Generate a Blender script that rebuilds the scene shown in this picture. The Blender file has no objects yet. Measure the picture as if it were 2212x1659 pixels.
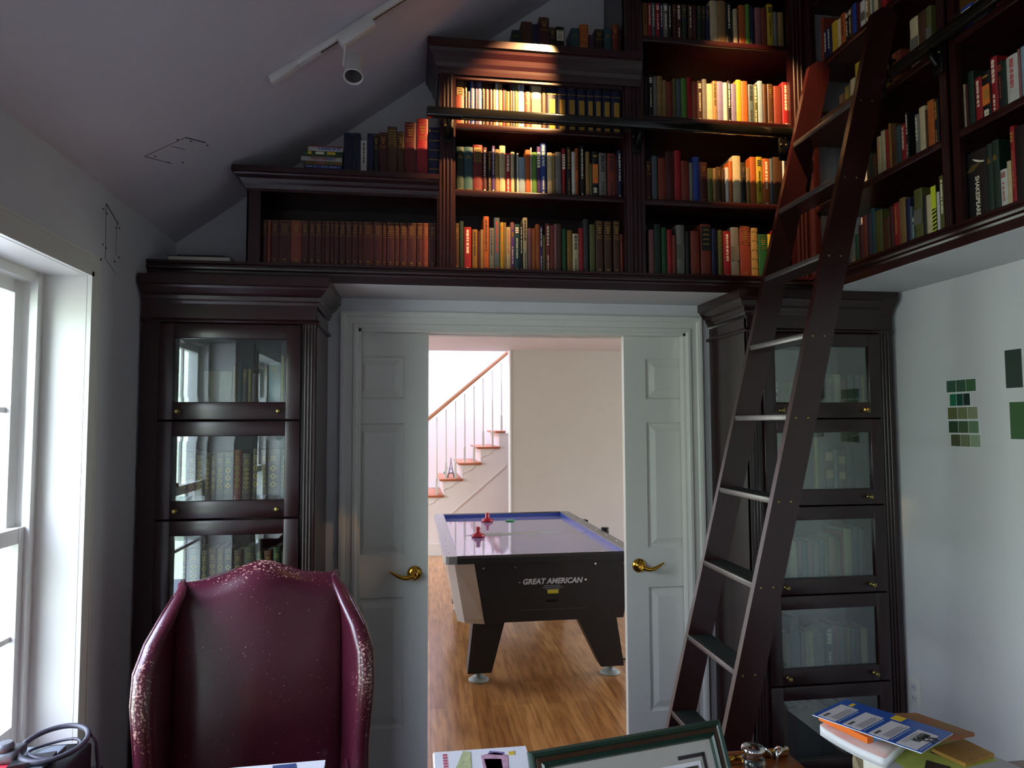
import bpy, bmesh, math, random
from mathutils import Vector, Matrix
rnd = random.Random(7)
PI = math.pi
COL = bpy.context.scene.collection
SC = bpy.context.scene

# ---------------------------------------------------------------- mesh builder
class M:
    def __init__(s): s.v=[]; s.f=[]; s.sm=[]; s.mi=[]
    def poly(s, pts, faces, smooth=False, mi=0):
        o=len(s.v); s.v += [tuple(p) for p in pts]
        for f in faces: s.f.append([o+i for i in f]); s.sm.append(smooth); s.mi.append(mi)
        return s
    def box(s, x0,x1,y0,y1,z0,z1, mi=0):
        p=[(x0,y0,z0),(x1,y0,z0),(x1,y1,z0),(x0,y1,z0),(x0,y0,z1),(x1,y0,z1),(x1,y1,z1),(x0,y1,z1)]
        return s.poly(p,[(0,3,2,1),(4,5,6,7),(0,1,5,4),(1,2,6,5),(2,3,7,6),(3,0,4,7)],mi=mi)
    def rbox(s, x0,x1,y0,y1,z0,z1, r=.004, mi=0):
        """box with chamfered edges"""
        r=min(r,(x1-x0)*.45,(y1-y0)*.45,(z1-z0)*.45)
        bm=bmesh.new(); bmesh.ops.create_cube(bm,size=1)
        for v in bm.verts:
            v.co.x=(x0+x1)/2+v.co.x*(x1-x0); v.co.y=(y0+y1)/2+v.co.y*(y1-y0); v.co.z=(z0+z1)/2+v.co.z*(z1-z0)
        bmesh.ops.bevel(bm,geom=list(bm.edges),offset=r,segments=2,affect='EDGES',profile=.5)
        bm.verts.index_update()
        s.poly([v.co[:] for v in bm.verts],[[v.index for v in f.verts] for f in bm.faces],True,mi); bm.free(); return s
    def prism(s, prof, fn, a, b, smooth=False, mi=0):
        """prof: closed 2-D polygon; fn(p,q,t)->xyz ; extruded t=a..b"""
        n=len(prof)
        pts=[fn(p,q,a) for p,q in prof]+[fn(p,q,b) for p,q in prof]
        o=len(s.v); s.v+= [tuple(p) for p in pts]
        for i in range(n):
            j=(i+1)%n; s.f.append([o+i,o+j,o+n+j,o+n+i]); s.sm.append(smooth); s.mi.append(mi)
        s.f.append([o+i for i in range(n)][::-1]); s.sm.append(False); s.mi.append(mi)
        s.f.append([o+n+i for i in range(n)]); s.sm.append(False); s.mi.append(mi)
        return s
    def tube(s, pts, r, n=8, cap=True, mi=0):
        pts=[Vector(p) for p in pts]; rr=r if isinstance(r,(list,tuple)) else [r]*len(pts)
        up=Vector((0,0,1)); rings=[]; o=len(s.v); prev=None
        for i,p in enumerate(pts):
            d=(pts[min(i+1,len(pts)-1)]-pts[max(i-1,0)]).normalized()
            if prev is None:
                a=d.cross(up); a = a if a.length>.05 else d.cross(Vector((1,0,0))); a.normalize()
            else:
                a=(prev-d*prev.dot(d)).normalized()
            prev=a; b=d.cross(a)
            for k in range(n):
                t=2*PI*k/n; s.v.append(tuple(p+a*math.cos(t)*rr[i]+b*math.sin(t)*rr[i]))
        for i in range(len(pts)-1):
            for k in range(n):
                k2=(k+1)%n; s.f.append([o+i*n+k,o+i*n+k2,o+(i+1)*n+k2,o+(i+1)*n+k]); s.sm.append(True); s.mi.append(mi)
        if cap:
            s.f.append([o+k for k in range(n)][::-1]); s.sm.append(False); s.mi.append(mi)
            s.f.append([o+(len(pts)-1)*n+k for k in range(n)]); s.sm.append(False); s.mi.append(mi)
        return s
    def lathe(s, prof, c=(0,0,0), n=24, axis='z', mi=0, mtx=None):
        """prof: (r,h) list, revolved"""
        o=len(s.v); c=Vector(c)
        for r,h in prof:
            r=max(r,1e-5)
            for k in range(n):
                t=2*PI*k/n; a,b=r*math.cos(t),r*math.sin(t)
                p={'z':Vector((a,b,h)),'y':Vector((a,-h,b)),'x':Vector((h,a,b))}[axis]
                if mtx is not None: p=mtx@p
                s.v.append(tuple(c+p))
        for i in range(len(prof)-1):
            for k in range(n):
                k2=(k+1)%n; s.f.append([o+i*n+k,o+i*n+k2,o+(i+1)*n+k2,o+(i+1)*n+k]); s.sm.append(True); s.mi.append(mi)
        s.f.append([o+k for k in range(n)][::-1]); s.sm.append(False); s.mi.append(mi)
        s.f.append([o+(len(prof)-1)*n+k for k in range(n)]); s.sm.append(False); s.mi.append(mi)
        return s
    def loft(s, rings, closed=True, caps=True, smooth=True, mi=0):
        n=len(rings[0]); o=len(s.v)
        for r in rings: s.v+=[tuple(p) for p in r]
        for i in range(len(rings)-1):
            for k in range(n if closed else n-1):
                k2=(k+1)%n; s.f.append([o+i*n+k,o+i*n+k2,o+(i+1)*n+k2,o+(i+1)*n+k]); s.sm.append(smooth); s.mi.append(mi)
        if caps:
            s.f.append([o+k for k in range(n)][::-1]); s.sm.append(smooth); s.mi.append(mi)
            s.f.append([o+(len(rings)-1)*n+k for k in range(n)]); s.sm.append(smooth); s.mi.append(mi)
        return s
    def sweep(s, path, prof, mi=0, smooth=False):
        """path: xy points; prof: closed (out,z) polygon; out is to the right of travel"""
        P=[Vector((p[0],p[1])) for p in path]; rings=[]
        for i,p in enumerate(P):
            def nr(a,b): d=(b-a).normalized(); return Vector((d.y,-d.x))
            if i==0: n=nr(P[0],P[1])
            elif i==len(P)-1: n=nr(P[-2],P[-1])
            else:
                n1=nr(P[i-1],P[i]); n2=nr(P[i],P[i+1]); n=(n1+n2)/(1+n1.dot(n2))
            rings.append([(p.x+n.x*o_,p.y+n.y*o_,z) for o_,z in prof])
        return s.loft(rings,smooth=smooth,mi=mi)
    def xf(s, fn, start=0):
        s.v=[s.v[i] if i<start else tuple(fn(*s.v[i])) for i in range(len(s.v))]; return s
    def add(s, other, fn=None):
        o=len(s.v); s.v += [tuple(fn(*p)) if fn else p for p in other.v]
        s.f += [[o+i for i in f] for f in other.f]; s.sm += other.sm; s.mi += other.mi; return s

def obj(name, m, mats, parent=None, loc=None, recalc=True):
    me=bpy.data.meshes.new(name)
    L=Vector(loc) if loc is not None else (Vector(parent['_base']) if parent is not None and '_base' in parent else Vector((0,0,0)))
    me.from_pydata([tuple(Vector(p)-L) for p in m.v],[],m.f)
    me.polygons.foreach_set('use_smooth',m.sm); me.polygons.foreach_set('material_index',m.mi)
    if recalc:
        bm=bmesh.new(); bm.from_mesh(me); bmesh.ops.recalc_face_normals(bm,faces=bm.faces); bm.to_mesh(me); bm.free()
    if not isinstance(mats,(list,tuple)): mats=[mats]
    for k in mats: me.materials.append(k)
    me.update()
    o=bpy.data.objects.new(name,me); COL.objects.link(o)
    if parent is not None: o.parent=parent; o['_base']=tuple(L)
    else: o.location=L; o['_base']=tuple(L)
    return o
obj_base=obj
def empty(name, loc, label=None, cat=None, group=None):
    o=bpy.data.objects.new(name,None); COL.objects.link(o); o.location=loc; o['_base']=tuple(loc); o.empty_display_size=.05
    if label: tag(o,label,cat,group)
    return o
USED={}
def tag(o,label,cat,group=None):
    o['label']=label; o['category']=cat
    if group: o['group']=group
    USED.setdefault(label,[]).append(o)
    return o
def struct(name,m,mats):
    o=obj(name,m,mats); o['kind']='structure'; return o

# ---------------------------------------------------------------- materials
MT={}
def srgb(h):
    if isinstance(h,str): h=[int(h[i:i+2],16)/255 for i in (0,2,4)]
    return tuple(c/12.92 if c<=.04045 else ((c+.055)/1.055)**2.4 for c in h)
def base_mat(name):
    m=bpy.data.materials.new(name); m.use_nodes=True; nt=m.node_tree
    return m,nt,nt.nodes['Principled BSDF']
def pm(name,col,rough=.5,metal=0.,coat=0.,noise=0.,scale=20.,bump=0.,stretch=None,col2=None,spec=None,coatr=.1):
    """procedural principled material with a noise break-up of the colour"""
    if name in MT: return MT[name]
    m,nt,b=base_mat(name); c=srgb(col)
    b.inputs['Roughness'].default_value=rough; b.inputs['Metallic'].default_value=metal
    b.inputs['Coat Weight'].default_value=coat; b.inputs['Coat Roughness'].default_value=coatr
    if spec is not None: b.inputs['Specular IOR Level'].default_value=spec
    tc=nt.nodes.new('ShaderNodeTexCoord'); mp=nt.nodes.new('ShaderNodeMapping'); nt.links.new(tc.outputs['Object'],mp.inputs[0])
    if stretch: mp.inputs['Scale'].default_value=stretch
    n=nt.nodes.new('ShaderNodeTexNoise'); n.inputs['Scale'].default_value=scale; n.inputs['Detail'].default_value=4
    nt.links.new(mp.outputs[0],n.inputs[0])
    r=nt.nodes.new('ShaderNodeValToRGB'); nt.links.new(n.outputs[0],r.inputs[0])
    c2=srgb(col2) if col2 else tuple(x*(1-noise) for x in c)
    r.color_ramp.elements[0].position=.3; r.color_ramp.elements[1].position=.7
    r.color_ramp.elements[0].color=(*c2,1); r.color_ramp.elements[1].color=(*c,1)
    nt.links.new(r.outputs[0],b.inputs['Base Color'])
    if bump:
        bp=nt.nodes.new('ShaderNodeBump'); bp.inputs['Strength'].default_value=bump; bp.inputs['Distance'].default_value=.002
        nt.links.new(n.outputs[0],bp.inputs['Height']); nt.links.new(bp.outputs[0],b.inputs['Normal'])
    MT[name]=m; return m
def glass_mat(name,tint,refl,rough=0.0):
    """thin pane: clear through, glossy by angle"""
    m=bpy.data.materials.new(name); m.use_nodes=True; nt=m.node_tree; nt.nodes.clear()
    out=nt.nodes.new('ShaderNodeOutputMaterial'); mix=nt.nodes.new('ShaderNodeMixShader')
    t=nt.nodes.new('ShaderNodeBsdfTransparent'); t.inputs[0].default_value=(*tint,1)
    g=nt.nodes.new('ShaderNodeBsdfGlossy'); g.inputs['Roughness'].default_value=rough; g.inputs['Color'].default_value=(.95,1,.98,1)
    lw=nt.nodes.new('ShaderNodeLayerWeight'); lw.inputs[0].default_value=.5
    pw=nt.nodes.new('ShaderNodeMath'); pw.operation='POWER'; nt.links.new(lw.outputs['Facing'],pw.inputs[0]); pw.inputs[1].default_value=4.0
    f=nt.nodes.new('ShaderNodeMath'); f.operation='MULTIPLY_ADD'; nt.links.new(pw.outputs[0],f.inputs[0]); f.inputs[1].default_value=.9; f.inputs[2].default_value=refl
    nt.links.new(f.outputs[0],mix.inputs[0]); nt.links.new(t.outputs[0],mix.inputs[1]); nt.links.new(g.outputs[0],mix.inputs[2])
    nt.links.new(mix.outputs[0],out.inputs[0]); MT[name]=m; return m

wall_m=pm('wall_paint_primer','d4d3d6',.75,noise=.03,scale=6,bump=.05)
ceil_m=pm('ceiling_paint','d2ccd2',.85,noise=.03,scale=5,bump=.05)
trim_m=pm('white_trim_enamel','dedcd6',.35,noise=.02,scale=5)
hall_m=pm('hall_wall_beige_paint','c2bcb6',.8,noise=.03,scale=5)
stair_m=pm('stair_wall_paint','e8e0de',.8,noise=.02,scale=5)
wood=pm('mahogany_wood','2a0b0e',.33,coat=.35,coatr=.18,noise=.35,scale=9,stretch=(1,1,.12),bump=.03)
woodh=pm('mahogany_wood_shelf','2c0c0e',.33,coat=.35,coatr=.18,noise=.35,scale=9,stretch=(.12,1,1),bump=.03)
ladder_m=pm('ladder_wood_dark_cherry','2e0c0f',.34,coat=.3,coatr=.2,noise=.3,scale=10,stretch=(1,1,.12),bump=.03)
black_m=pm('black_laminate','16181a',.45,noise=.2,scale=30)
rail_m=pm('black_rail_enamel','14130f',.16,coat=.6,noise=.1,scale=20)
iron_m=pm('cast_black_iron','101010',.4,metal=.6,noise=.2,scale=40)
brass=pm('polished_brass','d9a640',.14,metal=1,noise=.08,scale=20)
abrass=pm('antique_brass','a8955c',.35,metal=1,noise=.2,scale=40)
chrome=pm('chrome','d8d8d8',.08,metal=1,noise=.03,scale=10)
alu=pm('brushed_aluminium','a9adb0',.38,metal=.85,noise=.1,scale=8,stretch=(1,.05,1))
leather=None
paper_m=pm('page_paper','d9cfb4',.85,noise=.12,scale=60,stretch=(40,1,1))
white_paper=pm('white_paper','ecebf0',.7,noise=.03,scale=10)
gold=pm('gilt_foil','c9a24a',.35,metal=.75,noise=.25,scale=120)
goldd=pm('dull_gilt','93753a',.45,metal=.5,noise=.3,scale=120)
cream_ink=pm('cream_ink','e8dcc0',.6,noise=.05,scale=50)
black_ink=pm('black_ink','1c1a1a',.6,noise=.05,scale=50)
cab_glass=glass_mat('cabinet_glass',(.86,.93,.91),.14)
win_glass=glass_mat('window_glass',(.97,.99,.98),.05)

def leather_mat():
    m,nt,b=base_mat('oxblood_leather'); N=nt.nodes; Lk=nt.links.new
    tc=N.new('ShaderNodeTexCoord')
    n1=N.new('ShaderNodeTexNoise'); n1.inputs['Scale'].default_value=6; Lk(tc.outputs['Object'],n1.inputs[0])
    r1=N.new('ShaderNodeValToRGB'); Lk(n1.outputs[0],r1.inputs[0])
    r1.color_ramp.elements[0].color=(*srgb('3f1220'),1); r1.color_ramp.elements[1].color=(*srgb('5d1c30'),1)
    # worn specks on the outer edges
    n2=N.new('ShaderNodeTexNoise'); n2.inputs['Scale'].default_value=170; n2.inputs['Detail'].default_value=3; Lk(tc.outputs['Object'],n2.inputs[0])
    n3=N.new('ShaderNodeTexNoise'); n3.inputs['Scale'].default_value=14; Lk(tc.outputs['Object'],n3.inputs[0])
    at=N.new('ShaderNodeAttribute'); at.attribute_name='wear'
    a1=N.new('ShaderNodeMath'); a1.operation='MULTIPLY_ADD'; Lk(at.outputs['Fac'],a1.inputs[0]); a1.inputs[1].default_value=.20; Lk(n2.outputs[0],a1.inputs[2])
    a2=N.new('ShaderNodeMath'); a2.operation='MULTIPLY_ADD'; Lk(n3.outputs[0],a2.inputs[0]); a2.inputs[1].default_value=.12; Lk(a1.outputs[0],a2.inputs[2])
    rr=N.new('ShaderNodeValToRGB'); Lk(a2.outputs[0],rr.inputs[0]); rr.color_ramp.elements[0].position=.765; rr.color_ramp.elements[1].position=.79
    mx=N.new('ShaderNodeMixRGB'); Lk(rr.outputs[0],mx.inputs[0]); Lk(r1.outputs[0],mx.inputs[1]); mx.inputs[2].default_value=(*srgb('c99a8c'),1)
    Lk(mx.outputs[0],b.inputs['Base Color'])
    b.inputs['Roughness'].default_value=.33; b.inputs['Coat Weight'].default_value=.5; b.inputs['Coat Roughness'].default_value=.22
    v=N.new('ShaderNodeTexVoronoi'); v.inputs['Scale'].default_value=260; Lk(tc.outputs['Object'],v.inputs[0])
    bp=N.new('ShaderNodeBump'); bp.inputs['Strength'].default_value=.12; bp.inputs['Distance'].default_value=.001
    Lk(v.outputs[0],bp.inputs['Height']); Lk(bp.outputs[0],b.inputs['Normal'])
    return m
leather=leather_mat()
def floor_mat():
    m,nt,b=base_mat('oak_strip_floor'); N=nt.nodes; Lk=nt.links.new
    tc=N.new('ShaderNodeTexCoord'); mp=N.new('ShaderNodeMapping'); Lk(tc.outputs['Object'],mp.inputs[0])
    mp.inputs['Rotation'].default_value=(0,0,PI/2+.02)
    br=N.new('ShaderNodeTexBrick'); Lk(mp.outputs[0],br.inputs[0]); br.inputs['Scale'].default_value=1
    br.inputs['Brick Width'].default_value=.9; br.inputs['Row Height'].default_value=.083; br.inputs['Mortar Size'].default_value=.0008
    br.offset=.37; br.inputs['Color1'].default_value=(*srgb('c08a52'),1); br.inputs['Color2'].default_value=(*srgb('9a6535'),1); br.inputs['Mortar'].default_value=(*srgb('4a3018'),1)
    n=N.new('ShaderNodeTexNoise'); n.inputs['Scale'].default_value=5; n.inputs['Detail'].default_value=6
    mp2=N.new('ShaderNodeMapping'); Lk(tc.outputs['Object'],mp2.inputs[0]); mp2.inputs['Scale'].default_value=(8,.8,1); Lk(mp2.outputs[0],n.inputs[0])
    r=N.new('ShaderNodeValToRGB'); Lk(n.outputs[0],r.inputs[0]); r.color_ramp.elements[0].position=.35; r.color_ramp.elements[0].color=(.62,.55,.5,1); r.color_ramp.elements[1].color=(1,1,1,1); r.color_ramp.elements[1].position=.6
    mx=N.new('ShaderNodeMixRGB'); mx.blend_type='MULTIPLY'; mx.inputs[0].default_value=1; Lk(br.outputs[0],mx.inputs[1]); Lk(r.outputs[0],mx.inputs[2])
    Lk(mx.outputs[0],b.inputs['Base Color']); b.inputs['Roughness'].default_value=.28; b.inputs['Coat Weight'].default_value=.3; b.inputs['Coat Roughness'].default_value=.15
    return m
floor_m=floor_mat()
bounce_floor_m=pm('library_bounce_floor','636068',.95,noise=.15,scale=80,bump=.3)  # made-up covering for the unseen library floor, toned for its bounce light

def text_mesh(body,size=1.0,extrude=.02,bold=0.0,shear=0.0,align='CENTER'):
    cu=bpy.data.curves.new('txt','FONT'); cu.body=body; cu.size=size; cu.extrude=extrude; cu.offset=bold; cu.shear=shear
    cu.align_x=align; cu.align_y='CENTER'; cu.resolution_u=3
    o=bpy.data.objects.new('txt',cu); COL.objects.link(o)
    dg=bpy.context.evaluated_depsgraph_get(); dg.update()
    me=bpy.data.meshes.new_from_object(o.evaluated_get(dg))
    m=M(); m.poly([v.co[:] for v in me.vertices],[list(p.vertices) for p in me.polygons])
    bpy.data.objects.remove(o); bpy.data.curves.remove(cu); bpy.data.meshes.remove(me)
    return m
def text_on(m,o,a,b,n):
    """map text mesh: local x->a, y->b, z->n from origin o"""
    o,a,b,n=map(Vector,(o,a,b,n))
    return M().add(m,lambda x,y,z:tuple(o+a*x+b*y+n*z))
SKY=15.5; SPOT=300.0; EXPO=0.0
# ---------------------------------------------------------------- room shell
XL,XRW,YB0=-1.02,2.09,-5.2       # left wall, right wall, rear wall
CZ=lambda x:2.391+.742*(x-XL)    # sloped ceiling
WT=.14
# hall oak strip floor; unseen library part toned only to set bounce light
struct('floor',M().box(-3.2,5.2,.07,8.2,-.12,0).box(-3.2,5.2,YB0-.2,.07,-.12,0,mi=1),[floor_m,bounce_floor_m])
# back wall with the double door opening, hollow for the pocket doors
DX0,DX1,DZ=-.245,1.279,2.03
def wall_skin(y0,y1):
    m=M()
    m.box(-3.2,DX0,y0,y1,0,DZ); m.box(DX1,5.2,y0,y1,0,DZ)
    pts=[(-3.2,DZ),(5.2,DZ),(5.2,5.4),(-3.2,5.4)]
    m.prism(pts,lambda p,q,t:(p,t,q),y0,y1)
    return m
m=wall_skin(0,.045); m.add(wall_skin(.095,WT)); m.box(-3.2,5.2,.045,.095,DZ+.03,5.4)
struct('wall_back',m,wall_m)
# left wall, two windows, plus an unseen third added for extra daylight
W1=(-1.752,-.796,.62,2.077); W2=(-3.30,-2.345,.62,2.077); W5_added=(-4.85,-3.90,.62,2.077)
m=M(); zt=2.6; x0,x1=XL-.24,XL
ys=[YB0,W5_added[0],W5_added[1],W2[0],W2[1],W1[0],W1[1],0]
for k in (0,2,4,6): m.box(x0,x1,ys[k],ys[k+1],0,zt)
for w in (W1,W2,W5_added): m.box(x0,x1,w[0],w[1],0,w[2]); m.box(x0,x1,w[0],w[1],w[3],zt)
wl=struct('wall_left',m,wall_m)
# right wall and rear wall
struct('wall_right',M().box(XRW,XRW+.15,YB0,0,0,5.4),wall_m)
m=M().box(XL-.24,XRW+.15,YB0-.15,YB0,0,5.4)
struct('wall_rear',m,wall_m)
# sloped ceiling
m=M(); a,b=XL-.24,XRW+.15
m.prism([(a,CZ(a)),(b,CZ(b)),(b,CZ(b)+.12),(a,CZ(a)+.12)],lambda p,q,t:(p,t,q),YB0-.15,0)
cl=struct('ceiling',m,ceil_m)
# pencil outlines and screw holes left by fittings taken down
def wmarks():
    t=.0012; P=lambda y,z:(XL+.0006,y,z); m=M()
    for a,b,r in (((-.686,2.342),(-.587,2.300),.0016),((-.686,2.342),(-.68,2.158),.0007),((-.600,2.30),(-.600,2.19),.0005),((-.68,2.158),(-.595,2.125),.0007)):
        m.tube([P(*a),P(*b)],r,6)
    for y,z in ((-.705,2.317),(-.677,2.310),(-.604,2.283),(-.578,2.290),(-.675,2.194),(-.700,2.20),(-.575,2.187),(-.607,2.165)):
        m.lathe([(.0035,0),(.003,.0015)],(XL,y,z),8,'x')
    return m
o=obj('pencil_marks',wmarks(),pm('pencil_graphite','2c211f',.7),wl)
def cmarks():
    m=M(); P=lambda x,y:(x,y,CZ(x)-.001)
    for a,b,r in (((-.77,-.70),(-.735,-.60),.0016),((-.77,-.70),(-.885,-.735),.0007),((-.885,-.735),(-.845,-.60),.0009),((-.815,-.70),(-.79,-.63),.0007)):
        m.tube([P(*a),P(*b)],r,6)
    for x,y in ((-.79,-.715),(-.765,-.66),(-.735,-.575),(-.865,-.70),(-.85,-.62),(-.82,-.565)):
        m.lathe([(.0035,-.0012),(.003,.001)],P(x,y),8,'z')
    return m
obj('pencil_marks',cmarks(),MT['pencil_graphite'],cl)

# windows: double hung sash in a deep reveal
def window(n,w,axis='x',xs=XL):
    """w=(a0,a1,z0,z1) opening; unit sits 14 cm outside the wall face"""
    a0,a1,z0,z1=w
    F=(lambda d,a,z:(xs-d,a,z)) if axis=='x' else (lambda d,a,z:(a,YB0-d,z))
    def B(mm,d0,d1,A0,A1,Z0,Z1):
        k=M().box(d0,d1,A0,A1,Z0,Z1); mm.add(k,F)
    root=M(); B(root,.125,.21,a0-.01,a0+.035,z0,z1); B(root,.125,.21,a1-.035,a1+.01,z0,z1); B(root,.126,.209,a0+.034,a1-.034,z1-.035,z1+.009); B(root,.126,.209,a0+.034,a1-.034,z0-.009,z0+.045)
    B(root,.118,.14,a1-.05,a1-.032,z0,z1-.02); B(root,.118,.14,a0+.032,a0+.05,z0,z1-.02)
    # lined reveal and casing bead
    B(root,0,.125,a1-.004,a1+.0,z0,z1); B(root,0,.125,a0,a0+.004,z0,z1); B(root,0,.125,a0,a1,z1-.004,z1); B(root,-.03,.125,a0-.03,a1+.03,z0-.02,z0+.004)
    for e0,e1 in ((-.003,.012),(.062,.070)):
        B(root,-.014 if e0<0 else -.009,0,a1+e0,a1+e1,z0-.1,z1+e1); B(root,-.014 if e0<0 else -.009,0,a0-e1,a0-e0,z0-.1,z1+e1); B(root,-.014 if e0<0 else -.009,0,a0-e1,a1+e1,z1+e0,z1+e1)
    B(root,-.006,0,a1,a1+.068,z0-.1,z1+.068); B(root,-.006,0,a0-.068,a0,z0-.1,z1+.068); B(root,-.0055,0,a0+.001,a1-.001,z1,z1+.068)
    o=struct('window_%d'%n,root,trim_m)
    zm=z0+(z1-z0)*.447
    def sash(d,Z0,Z1,rail_t,rail_b,name):
        k=M(); A0,A1=a0+.04,a1-.04
        B(k,d,d+.034,A0,A0+.042,Z0,Z1); B(k,d,d+.034,A1-.042,A1,Z0,Z1); B(k,d+.001,d+.033,A0+.0415,A1-.0415,Z1-rail_t,Z1-.0005); B(k,d+.001,d+.033,A0+.0415,A1-.0415,Z0+.0005,Z0+rail_b)
        B(k,d+.012,d+.024,A0+.042+.25*(A1-A0)-.03,A0+.042+.25*(A1-A0)-.014,Z0+rail_b,Z1-rail_t)
        B(k,d+.012,d+.024,A1-.042-.25*(A1-A0)+.014,A1-.042-.25*(A1-A0)+.03,Z0+rail_b,Z1-rail_t)
        B(k,d+.012,d+.024,A0,A1,(Z0+Z1)/2-.008,(Z0+Z1)/2+.008)
        sa=obj(name,k,trim_m,o)
        g=M(); B(g,d+.016,d+.019,A0+.04,A1-.04,Z0+rail_b-.002,Z1-rail_t+.002); obj('window_glass',g,win_glass,sa)
    sash(.165,zm-.02,z1-.03,.045,.04,'upper_sash'); sash(.13,z0+.04,zm+.03,.045,.07,'lower_sash')
    k=M(); k.add(M().lathe([(.012,0),(.012,.01),(.006,.02)],(0,0,0),12),lambda x,y,z:F(.135+x,(a0+a1)/2+y,zm+.03+z)); obj('sash_lock',k,abrass,o)
    return o
window(1,W1); window(2,W2); window(3,W5_added)  # the last one is out of view, added to let in more daylight

# painted soffit under the upper bookcases
m=M(); m.box(XL,XRW,-.318,0,2.165,2.195); m.box(1.745,XRW,-3.4,-.318,2.165,2.195)
struct('trim_1',m,wall_m)
# door casing (mitred, stepped)
def casing(yf,sgn):
    m=M(); prof=[(0,0),(0,.012),(.008,.016),(.02,.016),(.024,.010),(.05,.010),(.055,.016),(.066,.019),(.076,.019),(.076,0)]
    # prof: (out from opening, thickness)
    path=[(DX0,0),(DX0,DZ),(DX1,DZ),(DX1,0)]
    rings=[]
    P=[Vector(p) for p in path]
    for i,p in enumerate(P):
        def nr(a,b): d=(b-a).normalized(); return Vector((-d.y,d.x))
        if i==0:n=nr(P[0],P[1])
        elif i==3:n=nr(P[2],P[3])
        else:
            n1=nr(P[i-1],P[i]);n2=nr(P[i],P[i+1]);n=(n1+n2)/(1+n1.dot(n2))
        rings.append([(p.x+n.x*a,yf-sgn*t,p.y+n.y*a) for a,t in prof])
    return m.loft(rings,smooth=False)
struct('trim_2',casing(0,1),trim_m)
struct('trim_3',casing(WT,-1),trim_m)
# jamb boards round the opening
m=M(); m.box(DX0-.002,DX0+.012,-.001,.048,0,DZ); m.box(DX1-.012,DX1+.002,-.001,.048,0,DZ); m.box(DX0,DX1,-.001,.048,DZ-.012,DZ+.002)
m.box(DX0-.002,DX0+.012,.092,WT+.001,0,DZ); m.box(DX1-.012,DX1+.002,.092,WT+.001,0,DZ); m.box(DX0,DX1,.092,WT+.001,DZ-.012,DZ+.002)
struct('trim_4',m,trim_m)

# pocket doors, six raised panels each, brass levers
def pocket_door(n,xlead,dirn):
    """xlead: leading edge, dirn: -1 leaf runs to the left, +1 to the right"""
    Wd=.762; st=.107; pw=.2225; y0,y1=.052,.086
    X=lambda t: xlead+dirn*t
    cols=[(st,st+pw),(Wd-st-pw,Wd-st)]; rowsz=[(.265,.835),(1.015,1.610),(1.718,1.915)]
    m=M()
    def bx(t0,t1,z0,z1,ya=y0,yb=y1): a,b=sorted((X(t0),X(t1))); m.box(a,b,ya,yb,z0,z1)
    bx(0,st,.008,2.022); bx(Wd-st,Wd,.008,2.022); bx(st+pw,Wd-st-pw,.008,2.022)
    for c in cols:
        zz=.008
        for r in rowsz+[(2.022,None)]:
            bx(c[0],c[1],zz,r[0]); zz=r[1]
        for r in rowsz:
            # sunk field with sloped raised panel, both faces
            for yf,s in ((y0,1),(y1,-1)):
                t0,t1=c; z0,z1=r; d1=.010; a=.018; b=.045
                def ring(i,dep): return [(X(t0+i),yf+s*dep,z0+i),(X(t1-i),yf+s*dep,z0+i),(X(t1-i),yf+s*dep,z1-i),(X(t0+i),yf+s*dep,z1-i)]
                m.loft([ring(0,0),ring(.010,d1),ring(a,d1),ring(b,.002)],caps=False,smooth=False)
                k=ring(b,.002); m.poly(k,[(0,1,2,3)])
    d=struct('door_%d'%n,m,trim_m)
    # lever handle
    hx,hz=X(.060),.937
    k=M().lathe([(.030,0),(.033,.003),(.031,.008),(.020,.012),(.011,.014),(.011,.040),(.014,.044),(.010,.052)],(hx,y0,hz),28,'y')
    h=obj('door_handle',k,brass,d)
    pts=[];rr=[]
    for i in range(13):
        t=i/12; pts.append((hx+dirn*(t*.108),y0-.046-.004*math.sin(t*PI),hz-.012*math.sin(t*PI*1.25)+.010*t*t)); rr.append(.0095*(1-t)**.7+.0032)
    obj('lever',M().tube(pts,rr,10),brass,h)
pocket_door(1,.066,-1); pocket_door(2,.990,1)

# baseboards
struct('baseboard_left',M().box(XL,XL+.014,YB0,-.39,0,.12).box(XL,XL+.009,YB0,-.39,.12,.135),trim_m)
struct('baseboard_right',M().box(XRW-.014,XRW,YB0,-.39,0,.12).box(XRW-.009,XRW,YB0,-.39,.12,.135),trim_m)
struct('baseboard_back',M().box(-.366,DX0-.08,-.014,0,0,.12),trim_m)

# ---------------------------------------------------------------- hall beyond the doors
HZ=2.5; HY=5.1
struct('wall_hall',M().box(1.157,5.2,HY,HY+.14,0,5.2),hall_m)
struct('wall_stair',M().box(-3.2,5.2,6.62,6.75,0,5.4),stair_m)
hw=(2.4,4.9,.6,2.2)
m=M(); m.box(-3.35,-3.2,WT,hw[0],0,5.4); m.box(-3.35,-3.2,hw[1],6.75,0,5.4); m.box(-3.35,-3.2,hw[0],hw[1],0,hw[2]); m.box(-3.35,-3.2,hw[0],hw[1],hw[3],5.4)
struct('wall_hall_left',m,hall_m)
m=M(); m.box(5.2,5.35,WT,1.0,0,5.4); m.box(5.2,5.35,3.2,6.75,0,5.4); m.box(5.2,5.35,1.0,3.2,0,.6); m.box(5.2,5.35,1.0,3.2,2.2,5.4)
struct('wall_hall_right',m,hall_m)
struct('ceiling_hall',M().box(-3.2,5.2,WT,HY+.14,HZ,HZ+.25),ceil_m)
m=M(); m.box(-3.2,-2.6,HY+.14,6.62,5.2,5.3); m.box(3.6,5.2,HY+.14,6.62,5.2,5.3); m.box(-2.6,3.6,HY+.14,HY+.3,5.2,5.3); m.box(-2.6,3.6,6.45,6.62,5.2,5.3)
struct('ceiling_stair',m,trim_m)
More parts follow.
